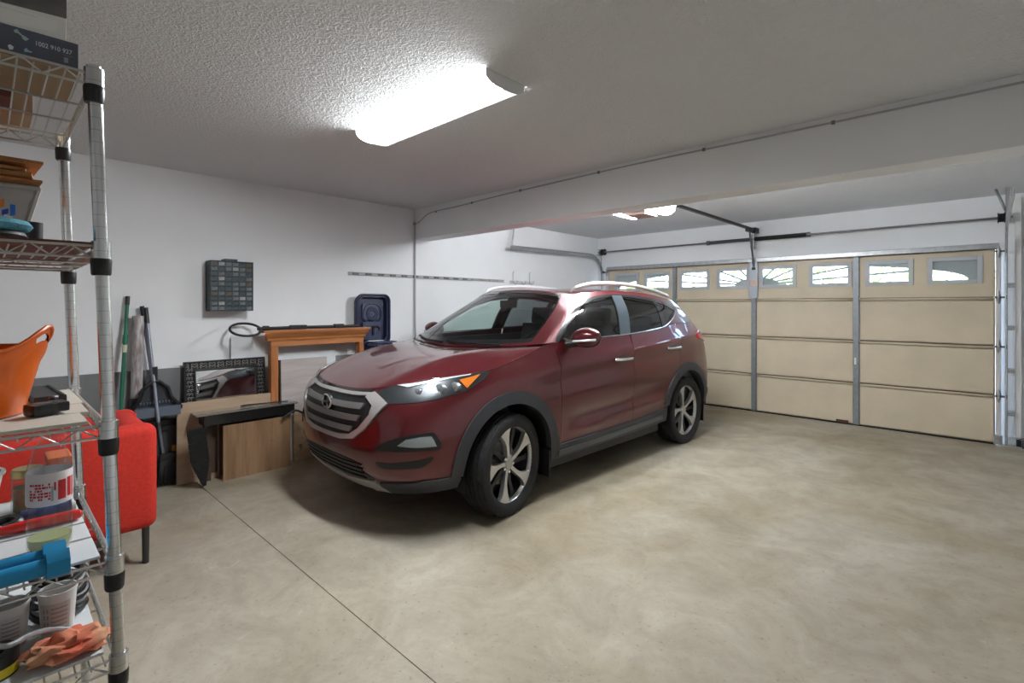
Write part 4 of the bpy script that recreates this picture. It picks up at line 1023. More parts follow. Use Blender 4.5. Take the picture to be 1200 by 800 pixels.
def pole(nm, lab, cat, p0, p1, r, m, grip=None, gm=None, parts=None):
    t = thing(nm, lab, cat, (p0[0], p0[1], 0)); B().cyl(p0, p1, r, 12).build('handle', m, t)
    if grip: 
        d = (Vector(p1)-Vector(p0)).normalized(); B().cyl(Vector(p1)-d*grip, Vector(p1)+d*.01, r*1.25, 12).build('grip', gm, t)
    return t
g_top = onX(149.5, 350, XL+.03); g_bot = onX(141.5, 480, XL+.14)
d_ = (g_bot-g_top)/(g_bot[2]-g_top[2]); g_low = g_top+d_*(.04-g_top[2])
t = pole('extension_pole', 'green extension pole with black grip leaning on the left wall', 'pole', tuple(g_low), tuple(g_top), .013, mat('green_paint', (.010, .14, .075), .35), .0)
dirn = Vector(g_top-g_low).normalized()
B().cyl(Vector(g_top)-dirn*.30, Vector(g_top), .011, 10).build('inner_tube', mat('pole_dark_green', (.02, .04, .035), .4), t)
B().cyl(Vector(g_top)-dirn*.05, Vector(g_top)+dirn*.02, .015, 10).build('tip', M_PLBK, t)
B().cyl(Vector(g_top)-dirn*.36, Vector(g_top)-dirn*.29, .018, 10).build('collar', mat('green_paint', (0, 0, 0)), t)
B().cyl(Vector(g_top)-dirn*.43, Vector(g_top)-dirn*.37, .0165, 10).build('tag', mat('tag_cream', (.55, .55, .42), .6), t)
# poster tube in clear wrap
a = onX(162, 370, XL+.06); c = onX(160, 455, XL+.075)
t = thing('paper_roll', 'white rolled paper in clear wrap standing behind the grey broom handles', 'paper roll', (c[0], c[1], .0))
dd = (c-a)/(c[2]-a[2]); lo_ = a+dd*(.03-a[2])
B().cyl(lo_, a, .040, 18).build('roll', mat('roll_print', (.62, .61, .62), .3, col2=(.25, .20, .19), scale=7, coat=.4, stretch=(6, 6, 1.2)), t)
B().cyl(lo_-np.array([0, 0, .0]), lo_+(a-lo_)*.52, .043, 18).build('dark_wrap', mat('roll_dark', (.05, .04, .045), .35, var=.5, scale=6), t)
# broom and dustpan
M_GPOLE = mat('grey_pole', (.24, .26, .31), .35, .4)
b1 = onX(166.5, 360, XL+.05); b2_ = onX(178, 440, XL+.063); dd = (b2_-b1)/(b2_[2]-b1[2]); blo = b1+dd*(.16-b1[2])
brm = pole('broom', 'push broom with grey handle and black bristles standing on the floor', 'broom', tuple(blo), tuple(b1), .0125, M_GPOLE, .12, M_PLBK)
by = blo[1]; bx = XL+.105
h = B(); h.box((bx, by+.08, .235), (.05, .24, .06), None, .012); h.tube([tuple(blo), (bx, by+.09, .23)], .018, 10); h.build('broom_head', M_PLBK, brm)
br_ = B(); rb = random.Random(2)
for i in range(34):
    for j in range(4):
        yy = by+.08-.115+i*.0072; xx = bx-.02+j*.0135; br_.tube([(xx, yy, .21), (xx+rb.uniform(-.004, .012)+.012, yy+rb.uniform(-.006, .006)+(i-17)*.0012, .012)], [.0045, .003], 4)
f = br_.build('bristles', mat('bristle_black', (.03, .03, .032), .7), brm); f['kind'] = 'stuff'
p1 = onX(171, 362, XL+.055); p2 = onX(183, 470, XL+.22)
dpn = thing('dustpan', 'black lobby dustpan with grey pole handle leaning at the wall', 'dustpan', (XL+.2, p2[1], 0))
B().cyl(p1, p2+(p2-p1)*.22, .0125, 12).build('handle', M_GPOLE, dpn); dq = Vector(p1-p2).normalized()
B().cyl(Vector(p1)-dq*.12, Vector(p1)+dq*.01, .0155, 12).build('grip', M_PLBK, dpn)
xd = XL+.17
TLd, TRd, Tp = onX(155, 492, xd+.04), onX(213, 492, xd+.04), onX(181, 447, xd)
yl, yr, yc = TLd[1], TRd[1], Tp[1]; zlo = TLd[2]; zhi = Tp[2]
out = [(yl, zlo), (yr, zlo), (yr-.005, zlo+.06), (yr-.07, zhi-.13), (yc+.09, zhi-.055), (yc+.035, zhi+.0), (yc-.03, zhi), (yc-.08, zhi-.055), (yl+.05, zhi-.13), (yl, zlo+.06)]
B().prism(out, frame_mat((xd-.02, 0, 0), (0, 1, 0), (0, 0, 1)), .012).build('pan_back', mat('pan_black', (.028, .032, .042), .4), dpn)
b = B(); b.tube([(xd+.0, yl, zlo), (xd+.02, yl, zlo+.06), (xd+.02, yl+.05, zhi-.13), (xd+.015, yc-.08, zhi-.055), (xd+.015, yc-.02, zhi), (xd+.015, yc+.03, zhi), (xd+.015, yc+.09, zhi-.055), (xd+.02, yr-.07, zhi-.13), (xd+.02, yr, zlo+.06), (xd+.0, yr, zlo)], .014, 8); b.build('pan_rim', M_PLBK, dpn)
b = B(); b.b2((xd-.02, yl+.01, zlo), (xd+.06, yr-.01, zlo+.075), .006); b.build('pan_lip', mat('pan_blue_grey', (.10, .125, .165), .35), dpn)
b = B()
for i in range(11):
    yy = yl+.06+i*(yr-yl-.12)/10; b.b2((xd-.008, yy-.006, zlo+.10), (xd+.006, yy+.006, zhi-.16), .002)
b.build('comb_teeth', mat('pan_blue_grey', (0, 0, 0)), dpn)
b = B(); b.b2((xd-.01, yc-.015, zhi-.02), (xd+.015, yc+.02, zhi+.12), .004); b.build('pan_clip', M_PLBK, dpn)
# dark bin under / behind the dustpan
BN = thing('storage_bin', 'dark grey plastic bin on the floor under the dustpan', 'bin', (XL+.13, 1.03, 0))
b = B(); b.b2((XW+.005, .925, .0), (XL+.054, 1.13, .53), .01); b.build('body', mat('bin_dark', (.05, .053, .06), .45), BN)
B().b2((XW+.002, .918, .48), (XL+.06, 1.135, .535), .008).build('rim', M_PLBK, BN)
B().b2((XL+.054, .98, .43), (XL+.058, 1.06, .45)).build('grip_slot', M_PLBK, BN)
B().b2((XL+.0545, 1.085, .25), (XL+.0565, 1.125, .31)).build('yellow_label', mat('label_yellow', (.50, .27, .02), .6), BN)

# ornate mirror
ym0, ym1, zm1 = 1.165, 1.825, 1.005; zm0 = .06; xm = XW+.10
mr = thing('wall_mirror', 'ornate black carved frame mirror leaning on the stem wall behind the boards', 'mirror', (xm, (ym0+ym1)/2, zm0))
fw_ = .088
b = B()
for lo, hi in (((ym0, zm1-fw_), (ym1, zm1)), ((ym0, zm0), (ym1, zm0+fw_)), ((ym0, zm0), (ym0+fw_, zm1)), ((ym1-fw_, zm0), (ym1, zm1))): b.b2((xm, lo[0], lo[1]), (xm+.018, hi[0], hi[1]), .004)
for o in (0, fw_-.016):
    for lo, hi in (((ym0+o, zm1-o-.016), (ym1-o, zm1-o)), ((ym0+o, zm0+o), (ym1-o, zm0+o+.016)), ((ym0+o, zm0+o), (ym0+o+.016, zm1-o)), ((ym1-o-.016, zm0+o), (ym1-o, zm1-o))): b.b2((xm, lo[0], lo[1]), (xm+.035, hi[0], hi[1]), .004)
b.build('frame', mat('frame_black', (.010, .010, .011), .35), mr)
b = B()
def curl(y, z, s, flip):
    pts = []
    for t in np.linspace(0, 5.0, 16): r = s*(1-t/6.2); pts.append((xm+.024, y+flip*r*math.cos(t), z+r*math.sin(t)))
    b.tube(pts, .0042, 5)
n = int((ym1-ym0)/.034); rs = random.Random(8)
for i in range(n):
    for zz in (zm1-fw_/2-.011, zm1-fw_/2+.012): curl(ym0+.03+i*.034, zz, .015, 1 if (i % 2) else -1)
for j in range(int((zm1-zm0)/.034)-2):
    for yy in (ym0+fw_/2-.011, ym0+fw_/2+.012, ym1-fw_/2-.011, ym1-fw_/2+.012): curl(yy, zm0+.05+j*.034, .015, 1 if j % 2 else -1)
b.build('carving', mat('carving_pewter', (.30, .29, .28), .3, .6), mr)
B().b2((xm+.004, ym0+fw_, zm0+fw_), (xm+.022, ym1-fw_, zm1-fw_)).build('mirror_glass', mat('mirror_glass', (0, 0, 0)), mr)
mr.rotation_euler = (0, -R(5), 0)                        # leaning back
# white foam board behind the mantel
wbp = thing('foam_board', 'white foam board standing behind the mantel frame and mirror', 'board', (XW+.01, 1.9, 0))
B().b2((XW+.001, 1.545, .0), (XW+.016, 2.55, 1.20)).build('sheet', mat('foam_white', (.72, .75, .77), .5), wbp)
# mantel frame in honey wood
ya, yb_ = 1.857, 2.79; xm0, xm1 = XL+.118, XL+.20
mt = thing('mantel_frame', 'honey brown wooden mantel frame standing against the left wall', 'mantel', ((xm0+xm1)/2, (ya+yb_)/2, 0))
b = B(); ztop = 1.255
b.b2((xm0-.003, ya-.105, ztop-.022), (xm1+.05, yb_+.055, ztop), .004); b.build('top_board', M_WHON, mt)
cv = B(); prof = [(0, -.10), (.012, -.10), (.018, -.075), (.035, -.055), (.05, -.03), (.052, -.022), (0, -.022)]
for i in range(len(prof)): pass
V = []
for x, z in prof: V.append((xm1+x-.005, ya-.045-x*.9, ztop+z))
for x, z in prof: V.append((xm1+x-.005, yb_+.01+x*.5, ztop+z))
n = len(prof); cv.add(V, [tuple(range(n)), tuple(range(2*n-1, n-1, -1))]+[(i, (i+1) % n, (i+1) % n+n, i+n) for i in range(n)])
cv.b2((xm0, ya-.045, ztop-.10), (xm1, yb_+.01, ztop-.022)); cv.build('cornice', M_WHON, mt)
B().b2((xm0, ya-.02, ztop-.155), (xm1-.003, yb_, ztop-.1005), .003).build('head_rail', M_WHON, mt)
for lo, hi in ((ya-.02, ya+.045), (yb_-.05, yb_)):
    b = B(); b.b2((xm0, lo, 0), (xm1, hi, ztop-.156), .004); b.build('upright', woodmat('honey_wood_up', (.50, .20, .065), (.33, .115, .035), 3., 'Z'), mt)
B().b2((xm0, ya, .80), (xm0+.03, yb_-.04, .84)).build('cross_rail', M_WHON, mt)
B().b2((xm0+.002, ya+.04, .35), (xm0+.008, yb_-.05, .795)).build('back_panel', mat('mantel_dark', (.06, .03, .025), .6), mt)
# hoop ended pole on top
hp = thing('hoop_pole', 'black pole with a flat hoop end lying along the top of the wooden mantel', 'pole', (xm1, 1.75, ztop))
c = (xm1-.02, 1.62, ztop+.014)
b = B(); b.tube([(c[0]+.115*math.sin(t), c[1]+.125*math.cos(t), c[2]-.052*math.sin(t)+.006*math.cos(t)) for t in np.linspace(0, 2*math.pi, 33)[:-1]], .011, 8, closed=True); b.build('hoop', mat('hoop_black', (.025, .025, .028), .5), hp)
b = B(); b.tube([(c[0], 1.722, ztop+.018), (c[0], 1.80, ztop+.018), (c[0]-.01, 2.2, ztop+.018), (c[0]-.02, 2.74, ztop+.016)], .0155, 8); b.build('shaft', M_PLBK, hp)
for y, l in ((1.80, .05), (2.10, .16), (2.52, .10)): B().box((c[0]-.01, y, ztop+.022), (.045, l, .042), None, .008).build('clamp', M_PLBK, hp)
# open navy tool case (lid up) and the low cabinet that carries it
tcx = XL+.06
lc_ = thing('low_cabinet', 'low white cabinet behind the car, under the open navy case', 'cabinet', (XL+.2, 3.0, 0))
B().b2((XW+.004, 2.87, 0), (XL+.36, 3.32, .985), .004).build('body', M_WHITE, lc_); B().b2((XL+.36, 2.89, .05), (XL+.372, 3.30, .96), .003).build('door', M_WHITE, lc_)
tcs = thing('tool_case', 'navy blue moulded plastic case standing open against the left wall', 'case', (XL+.15, 3.0, .985))
c0, c1 = onX(418, 345, XL+.10), onX(456.5, 400, XL+.10); yA, yB_, zT = c0[1], c1[1], c0[2]
def rrect(y0, y1, z0, z1, r, n=6):
    o = []
    for cy, cz, a in ((y1-r, z1-r, 0), (y0+r, z1-r, 90), (y0+r, z0+r, 180), (y1-r, z0+r, 270)):
        for k in range(n+1): t = R(a+90*k/n); o.append((cy+r*math.cos(t), cz+r*math.sin(t)))
    return o
zB = 1.06; Mx = frame_mat((XL+.03, 0, 0), (0, 1, 0), (0, 0, 1))
B().prism(rrect(yA+.015, yB_-.015, zB, zT-.01, .06), Mx, .02).build('lid_back', M_NAVY, tcs)
b = B()
for q, x in ((.0, XL+.10), (.022, XL+.085)):
    b.tube([(x, y, z) for y, z in rrect(yA+q, yB_-q, zB+q, zT-q, .07)], .012, 8, closed=True)
o_ = rrect(yA+.01, yB_-.01, zB+.01, zT-.01, .065); n = len(o_)
b.add([(XL+.035, y, z) for y, z in o_]+[(XL+.10, y, z) for y, z in o_], [(i, (i+1) % n, (i+1) % n+n, i+n) for i in range(n)], True); b.build('lid_rim', M_NAVY, tcs)
b = B(); b.prism(rrect(yA+.085, yB_-.115, zB+.27, zT-.10, .02), frame_mat((XL+.05, 0, 0), (0, 1, 0), (0, 0, 1)), .018); b.build('lid_tray', mat('navy_light', (.045, .055, .11), .4), tcs)
b = B(); b.lathe([(.03, 0), (.035, .006), (.075, .006), (.08, 0)], (XL+.068, yA+.21, zT-.21), 24, 'X'); b.lathe([(.105, 0), (.11, .006), (.118, .006), (.12, 0)], (XL+.068, yA+.21, zT-.21), 24, 'X'); b.build('moulded_rings', M_NAVY, tcs)
b = B(); b.prism(rrect(yA+.085, yB_-.10, zB+.05, zB+.245, .02), frame_mat((XL+.05, 0, 0), (0, 1, 0), (0, 0, 1)), .03); b.build('lid_pocket', mat('navy_light', (0, 0, 0)), tcs)
b = B(); b.b2((XL+.08, yA+.20, zB+.10), (XL+.10, yA+.215, zB+.20)); b.tube([(XL+.09, yA+.255+.03*math.cos(t), zB+.16+.035*math.sin(t)) for t in np.linspace(-1.6, 2.6, 12)], .009, 6); b.build('latch', M_PLBK, tcs)
b = B(); b.b2((XL+.045, 2.875, .99), (XL+.33, yB_-.02, 1.055), .015); b.build('case_base', M_NAVY, tcs)
b = B()
for x in (XL+.12, XL+.30): b.tube([(x, 2.885, 1.05), (x, 2.885, 1.085), (x, yB_-.04, 1.085), (x, yB_-.04, 1.05)], .010, 8)
b.tube([(XL+.12, 2.885, 1.085), (XL+.30, 2.885, 1.085)], .010, 8); b.tube([(XL+.12, yB_-.04, 1.085), (XL+.30, yB_-.04, 1.085)], .010, 8); b.build('base_rim', mat('navy_light', (0, 0, 0)), tcs)
B().b2((XL+.06, 2.90, 1.065), (XL+.11, yB_-.08, 1.10), .01).build('foam_insert', mat('foam_white', (0, 0, 0)), tcs)

# boards and the little cabinet
bb = thing('back_board', 'tan wooden board standing upright between the mirror and the glass-topped black unit', 'board', (XL+.19, 1.46, 0))
M3 = Matrix.Rotation(R(0), 3, 'Y')
B().box((XL+.185, 1.462, .337), (.022, .745, .674), None, .002).build('sheet', M_WBACK, bb)
ln = thing('leaning_board', 'pale grey wood-grain board leaning behind the nose of the car', 'board', (XL+.18, 2.2, 0))
B().box((XL+.172, 2.165, .485), (.02, .46, .97), Matrix.Rotation(R(-2), 3, 'Y'), .002).build('sheet', M_WPALE, ln)
B().box((XL+.174, 1.929, .485), (.026, .014, .965), Matrix.Rotation(R(-2), 3, 'Y')).build('dark_edge', mat('edge_dark', (.04, .022, .016), .6), ln)
df = thing('drawer_front', 'brown wooden drawer panel with a slot, on the floor against the pale board', 'panel', (XL+.42, 2.2, 0))
b = B(); zz = (0, .10, .16, .50); b.b2((XL+.215, 2.03, 0), (XL+.243, 2.46, .09), .002).b2((XL+.215, 2.03, .15), (XL+.243, 2.46, .46), .002).b2((XL+.215, 2.03, .09), (XL+.243, 2.075, .15)).b2((XL+.215, 2.105, .09), (XL+.243, 2.46, .15)).b2((XL+.215, 2.07, .08), (XL+.219, 2.11, .16))
b.build('sheet', M_WBRN, df)
# small cabinet lying with its open side to the left
cx0, cx1 = XL+.205, XL+.345; cy0, cy1, czt = 1.39, 1.955, .487
sc_ = thing('small_cabinet', 'small brown wood-grain cabinet on the floor with an open left side', 'cabinet', ((cx0+cx1)/2, (cy0+cy1)/2, 0))
B().b2((cx1-.016, cy0, 0), (cx1, cy1, czt-.02), .001).build('front_panel', M_WCAB, sc_)
B().b2((cx0, cy0+.01, 0), (cx1-.016, cy1-.02, .014)).build('bottom_panel', M_WCAB, sc_)
B().b2((cx0, cy1-.02, .014), (cx1-.016, cy1, czt-.03)).build('end_panel', M_WCAB, sc_)
B().b2((cx0, cy0+.01, .014), (cx0+.012, cy1-.02, czt-.03)).build('back_panel', mat('panel_dark', (.10, .06, .04), .6), sc_)
B().b2((cx0+.012, cy0+.02, czt-.045), (cx1-.016, cy1-.02, czt-.03)).build('top_panel', M_WCAB, sc_)
for q in (-.012, .012): B().cyl((cx1, 1.80+q, .262), (cx1+.003, 1.80+q, .262), .004, 10).build('screw', M_CHROME, sc_)
# black unit with a glass top, resting on the cabinet and two legs
gt = thing('glass_top_stand', 'low black stand with a clear glass top set over the small wooden cabinet', 'stand', (XL+.28, 1.55, 0))
gx0, gx1, gy0, gy1, gz = XL+.20, XL+.375, 1.185, 1.985, .588
b = B(); b.b2((gx0, gy0+.06, .488), (gx1-.01, gy1, gz-.012), .006); b.build('apron', mat('stand_black', (.012, .012, .012), .3, coat=.3), gt)
B().b2((gx0, gy0, gz-.012), (gx1+.005, gy1+.025, gz), .003).build('tabletop', mat('stand_top_sheen', (.16, .16, .155), .12, coat=.8), gt)  # lighter grey base colour stands in for the wall reflected in the black top
B().b2((gx0, gy0, gz+.001), (gx1, gy1+.02, gz+.008)).build('glass_sheet', M_PANE, gt)
for y in (1.275, ): B().b2((gx0+.01, y, 0), (gx0+.05, y+.05, .49)).build('leg', mat('leg_brown', (.08, .048, .034), .5), gt)
for k in (0,):
    B().b2((gx0+.0, 1.30, .05), (gx0+.004, 1.385, .487)).build('rear_panel', mat('leg_brown', (0, 0, 0)), gt)
cb2 = thing('power_cord', 'thin black cord lying over the glass-topped black stand', 'cord', (gx1-.05, 1.7, gz+.01))
B().tube(cat_rom([(gx1-.03, 1.93, gz+.0145), (gx1-.08, 1.75, gz+.0145), (gx1-.12, 1.60, gz+.0145), (gx1-.09, 1.55, gz+.0145), (gx1-.10, 1.66, gz+.0145)], 6), .005, 6).build('cord', M_PLBK, cb2)
pl_ = thing('trim_strip', 'bent black plastic strip hanging at the right end of the glass-topped stand', 'strip', (gx1+.02, 1.95, .45))
B().tube(cat_rom([(gx1+.014, 1.86, .46), (gx1+.022, 1.93, .505), (gx1+.022, 1.99, .515), (gx1+.022, 2.06, .475)], 6), .010, 6).build('strip', M_PLBK, pl_)
# ribbed black plastic piece
rbp = thing('splash_guard', 'tapered ribbed black plastic guard standing under the left end of the glass-topped stand', 'plastic guard', (XL+.40, 1.21, 0))
b = B()
K = 9
for i in range(K):
    z0_, z1_ = .02+i*.052, .02+(i+1)*.052-.006
    f0 = min(1, .12+z0_*4.2); f1 = min(1, .12+z1_*4.2); cyb = lambda z: 1.235-.05*min(1, z*2.2)
    wl = .075
    V = [(XL+.39+dx*.5, cyb(z)+sg*wl*f*(1 if sg < 0 else .75), z) for z, f in ((z0_, f0), (z1_, f1)) for sg, dx in ((-1, .02), (1, .0), (1, .05), (-1, .07))]
    b.add(V, [(0, 1, 2, 3), (7, 6, 5, 4), (0, 4, 5, 1), (1, 5, 6, 2), (2, 6, 7, 3), (3, 7, 4, 0)])
    b.box((XL+.405, cyb(z0_)-.005, z1_+.003), (.03, .12*f1, .008))
b.build('ribbed_body', mat('rib_black', (.008, .009, .010), .35), rbp)

# ================================================================== RED ARMCHAIR
M_REDF = mat('red_fabric', (.52, .022, .010), .85, 0, var=.10, scale=60, bump=.25, bscale=260)
ax0, ax1, ay0, ay1 = -4.20, -3.50, -.10, .695
ac = thing('armchair', 'bright red upholstered armchair with slim dark legs behind the shelving', 'chair', ((ax0+ax1)/2, (ay0+ay1)/2, 0))
def cushion(lo, hi, r, nm, m=M_REDF):
    bm = bmesh.new(); bmesh.ops.create_cube(bm, size=1)
    for v in bm.verts: v.co = Vector([(a+b_)/2+c*(b_-a) for a, b_, c in zip(lo, hi, v.co)])
    bmesh.ops.bevel(bm, geom=bm.edges[:], offset=r, segments=5, profile=.5, affect='EDGES')
    b = B(); bm.verts.index_update(); b.add([v.co for v in bm.verts], [[v.index for v in f.verts] for f in bm.faces], True); bm.free()
    return b.build(nm, m, ac)
cushion((ax1-.15, ay0, .20), (ax1, ay1, .80), .055, 'armrest'); cushion((ax0, ay0, .20), (ax0+.15, ay1, .80), .055, 'armrest')
cushion((ax0+.10, ay1-.17, .20), (ax1-.10, ay1-.02, .80), .06, 'backrest'); cushion((ax0+.13, ay0+.02, .20), (ax1-.13, ay1-.15, .44), .05, 'seat')
for x in (ax0+.05, ax1-.04):
    for y in (ay0+.06, ay1-.055): B().cyl((x, y, 0), (x, y, .215), .0165, 12, .019).build('leg', mat('leg_dark', (.035, .033, .03), .4), ac)

# ================================================================== WIRE SHELVING
SX0, SX1, SY1, SY0 = -1.98, -1.372, .183, -.86
LV = [1.978, 1.615, 1.232, .940, .726]
M_SHC = mat('shelf_chrome', (.74, .75, .76), .2, .95, var=.05, scale=40)
M_WIRE = mat('shelf_wire', (.55, .54, .52), .3, .85)
sh = thing('wire_shelving', 'chrome wire shelving unit with black clips at the left edge', 'shelving', ((SX0+SX1)/2, (SY0+SY1)/2, 0))
lean = lambda z: -.033*(z-1.232)
def post(x, y):
    pts, rr_ = [], []
    z = 0.0; zt = LV[0]+.012
    while z < zt-.026:
        pts += [(x, y+lean(z), z)]; rr_ += [.0127]; z += .0254
    pts.append((x, y+lean(zt), zt)); rr_.append(.0127)
    p = B().tube(pts, rr_, 16).build('post', M_SHC, sh)
    for L_ in LV:
        b = B(); b.tube([(x, y+lean(L_), L_+.006), (x, y+lean(L_), L_-.030)], .0172, 18); b.build('collar', M_SHC, p)
        b = B(); b.tube([(x, y+lean(L_), L_-.028), (x, y+lean(L_), L_-.034), (x, y+lean(L_), L_-.062), (x, y+lean(L_), L_-.066)], [.0165, .0185, .0175, .0158], 18); b.build('clip', M_PLBK, p)
mt_ = M_SHC.node_tree                                      # fine grooves every inch along the posts
tc_ = mt_.nodes.new('ShaderNodeTexCoord'); sp = mt_.nodes.new('ShaderNodeSeparateXYZ'); m1 = mt_.nodes.new('ShaderNodeMath'); m1.operation = 'DIVIDE'; m1.inputs[1].default_value = .0254
m2 = mt_.nodes.new('ShaderNodeMath'); m2.operation = 'FRACT'; m3 = mt_.nodes.new('ShaderNodeMath'); m3.operation = 'LESS_THAN'; m3.inputs[1].default_value = .045
mxg = mt_.nodes.new('ShaderNodeMix'); mxg.data_type = 'RGBA'; mxg.inputs[6].default_value = (.72, .73, .74, 1); mxg.inputs[7].default_value = (.42, .42, .42, 1)
for a_, b_ in ((tc_.outputs['Object'], sp.inputs[0]), (sp.outputs[2], m1.inputs[0]), (m1.outputs[0], m2.inputs[0]), (m2.outputs[0], m3.inputs[0]), (m3.outputs[0], mxg.inputs[0]), (mxg.outputs[2], mt_.nodes['Principled BSDF'].inputs['Base Color'])): mt_.links.new(a_, b_)
for x in (SX1, SX0):
    for y in (SY1, SY0): post(x, y)
for L_ in LV:
    y1s = SY1+lean(L_); y0s = SY0+lean(L_); b = B(); e = .017; dz = .024; w = .0028
    for x in (SX1, SX0):
        for z in (L_-.004, L_-dz-.004): b.tube([(x, y0s+e, z), (x, y1s-e, z)], w, 6)
        n = int((y1s-y0s-2*e)/.0315); b.tube([(x, y1s-e-i*.0315, L_-.004 if i % 2 else L_-dz-.004) for i in range(n+1)], .0022, 5)
    for y in (y1s, y0s):
        for z in (L_-.004, L_-dz-.004): b.tube([(SX0+e, y, z), (SX1-e, y, z)], w, 6)
        n = int((SX1-SX0-2*e)/.0165); b.tube([(SX1-e-i*.0165, y, L_-.004 if i % 2 else L_-dz-.004) for i in range(n+1)], .0022, 5)
    for k in range(1, 4): x = SX0+(SX1-SX0)*k/4; b.tube([(x, y0s, L_-dz-.006), (x, y1s, L_-dz-.006)], w, 6)
    y = y1s-.022
    while y > y0s+.02:
        b.tube([(SX0, y, L_-.012), (SX1, y, L_-.012)], .0018, 5); y -= .0235
    b.build('wire_shelf', M_WIRE, sh)
TOP = lambda i: LV[i]-.0005

# ---- top shelf
def carton(nm, lab, lo, hi, m, group=None, cat='box'):
    t = thing(nm, lab, cat, ((lo[0]+hi[0])/2, (lo[1]+hi[1])/2, lo[2]), group=group); B().b2(lo, hi, .002).build('carton', m, t); return t
M_CARD = mat('cardboard', (.42, .31, .20), .85, var=.06, scale=6)
zt = TOP(0)
bx = carton('tool_box_carton', 'dark blue-grey printed carton lying on the top shelf', (-1.62, -.45, zt), (-1.398, .136, zt+.060), mat('carton_navy', (.085, .095, .13), .5, var=.2, scale=5))
Mf = frame_mat((-1.3976, 0, 0), (0, 1, 0), (0, 0, 1)); M_LW = mat('print_white', (.75, .77, .78), .6); M_LM = mat('print_mint', (.38, .55, .55), .6)
def onf(x, y): p = onX(x, y, -1.3976); return p[1], p[2]
yy, zz = onf(63, 56.5); text_obj('1002 910 927', .0125, Matrix.Translation((-1.3976, yy, zz)) @ Matrix.Rotation(R(90), 4, 'Z') @ Matrix.Rotation(R(90), 4, 'X'), M_LW, 'lettering', bx, width=.055)
yy, zz = onf(80, 66); text_obj('________', .006, Matrix.Translation((-1.3976, yy, zz+.003)) @ Matrix.Rotation(R(90), 4, 'Z') @ Matrix.Rotation(R(90), 4, 'X'), M_LM, 'printed_line', bx, width=.014)
def printshape(name, px, m, par, X, h=.0006):
    P_ = [onX(x, y, X) for x, y in px]; B().prism([(p[1], p[2]) for p in P_], frame_mat((X, 0, 0), (0, 1, 0), (0, 0, 1)), h).build(name, m, par)
printshape('printed_tap', [(16, 35), (20, 34), (22, 37), (26, 41), (30, 43), (34, 46), (30, 48), (27, 46), (25, 42), (21, 39), (17, 38)], M_LM, bx, -1.3977)
printshape('printed_ring', [(9, 53), (12, 52), (16, 55), (15, 58), (11, 58)], M_LW, bx, -1.3977)
printshape('printed_fitting', [(28, 58), (31, 56), (33, 59), (38, 61), (37, 62), (32, 61), (29, 61)], M_LM, bx, -1.3977)
printshape('printed_fitting', [(18, 66), (23, 64.5), (29, 68), (28, 69.5)], M_LM, bx, -1.3977)
printshape('printed_panel', [(58, 47), (90, 53.5), (90, 78), (75, 76), (58, 66)], mat('carton_patch', (.09, .095, .12), .5), bx, -1.3979)
printshape('printed_mark', [(75, 67), (80, 68), (80, 74), (75, 73)], mat('print_grey', (.30, .31, .34), .6), bx, -1.3975)
B().b2((-1.62, -.45, zt-.0004), (-1.398, .136, zt+.004)).build('carton_bottom', M_CARD, bx)
wx = carton('white_carton', 'white carton with a grey picture band on top of the dark blue carton', (-1.60, -.40, zt+.0605), (-1.402, .117, zt+.215), mat('carton_white', (.80, .79, .75), .6))
printshape('picture_band', [(0, 2), (78, 22), (78, -30), (0, -52)], mat('picture_grey', (.16, .15, .14), .6, col2=(.055, .05, .05), scale=14), wx, -1.4019)
printshape('label_panel', [(0, 3), (66, 25), (66, 38), (0, 25)], mat('label_white', (.85, .84, .80), .6), wx, -1.4019)
yy, zz = onX(22, 13.5, -1.4012)[1:]
text_obj('- - - - - - - - - - - - - - -', .006, Matrix.Translation((-1.4012, yy, zz)) @ Matrix.Rotation(R(90), 4, 'Z') @ Matrix.Rotation(R(90), 4, 'X'), mat('print_grey', (0, 0, 0)), 'printed_line', wx, width=.05)
carton('tan_carton', 'tan cardboard box at the back of the top shelf, behind the dark blue carton', (-1.96, -.40, zt), (-1.80, .085, zt+.16), M_CARD)
carton('red_brown_box', 'small red-brown box in the middle of the top shelf', (-1.78, -.28, zt), (-1.68, .045, zt+.09), mat('box_redbrown', (.14, .035, .018), .6))
# ---- second shelf
zt = TOP(1)
t = thing('shelf_liner', 'reddish brown panel laid on the second shelf from the top', 'liner', (-1.68, -.3, zt)); B().b2((-1.965, -.84, zt), (-1.392, SY1-.02, zt+.006)).build('sheet', mat('liner_redbrown', (.16, .05, .03), .5, col2=(.08, .022, .015), scale=9, stretch=(1, 4, 1)), t)
zt += .0062
M_KRAFT = mat('kraft_paper', (.40, .17, .05), .7, var=.2, scale=9)
bn = thing('plastic_bin', 'translucent grey plastic bin on the second shelf holding brown paper bags', 'bin', (-1.80, -.05, zt))
M_TRANS = mat('bin_translucent', (.55, .55, .52), .35, var=.05, alpha=.82)
bx0, bx1, by1, bz = -1.93, -1.72, .055, zt+.155
b = B()
o_ = [(-1.93, by1-.02), (-1.72, by1-.02)]
V = [(bx0+.02, -.30, zt), (bx1-.02, -.30, zt), (bx1-.02, by1, zt), (bx0+.02, by1, zt), (bx0, -.33, bz), (bx1, -.33, bz), (bx1, by1+.035, bz), (bx0, by1+.035, bz)]
b.add(V, [(3, 2, 1, 0), (0, 1, 5, 4), (1, 2, 6, 5), (2, 3, 7, 6), (3, 0, 4, 7)]); b.build('tub', M_TRANS, bn)
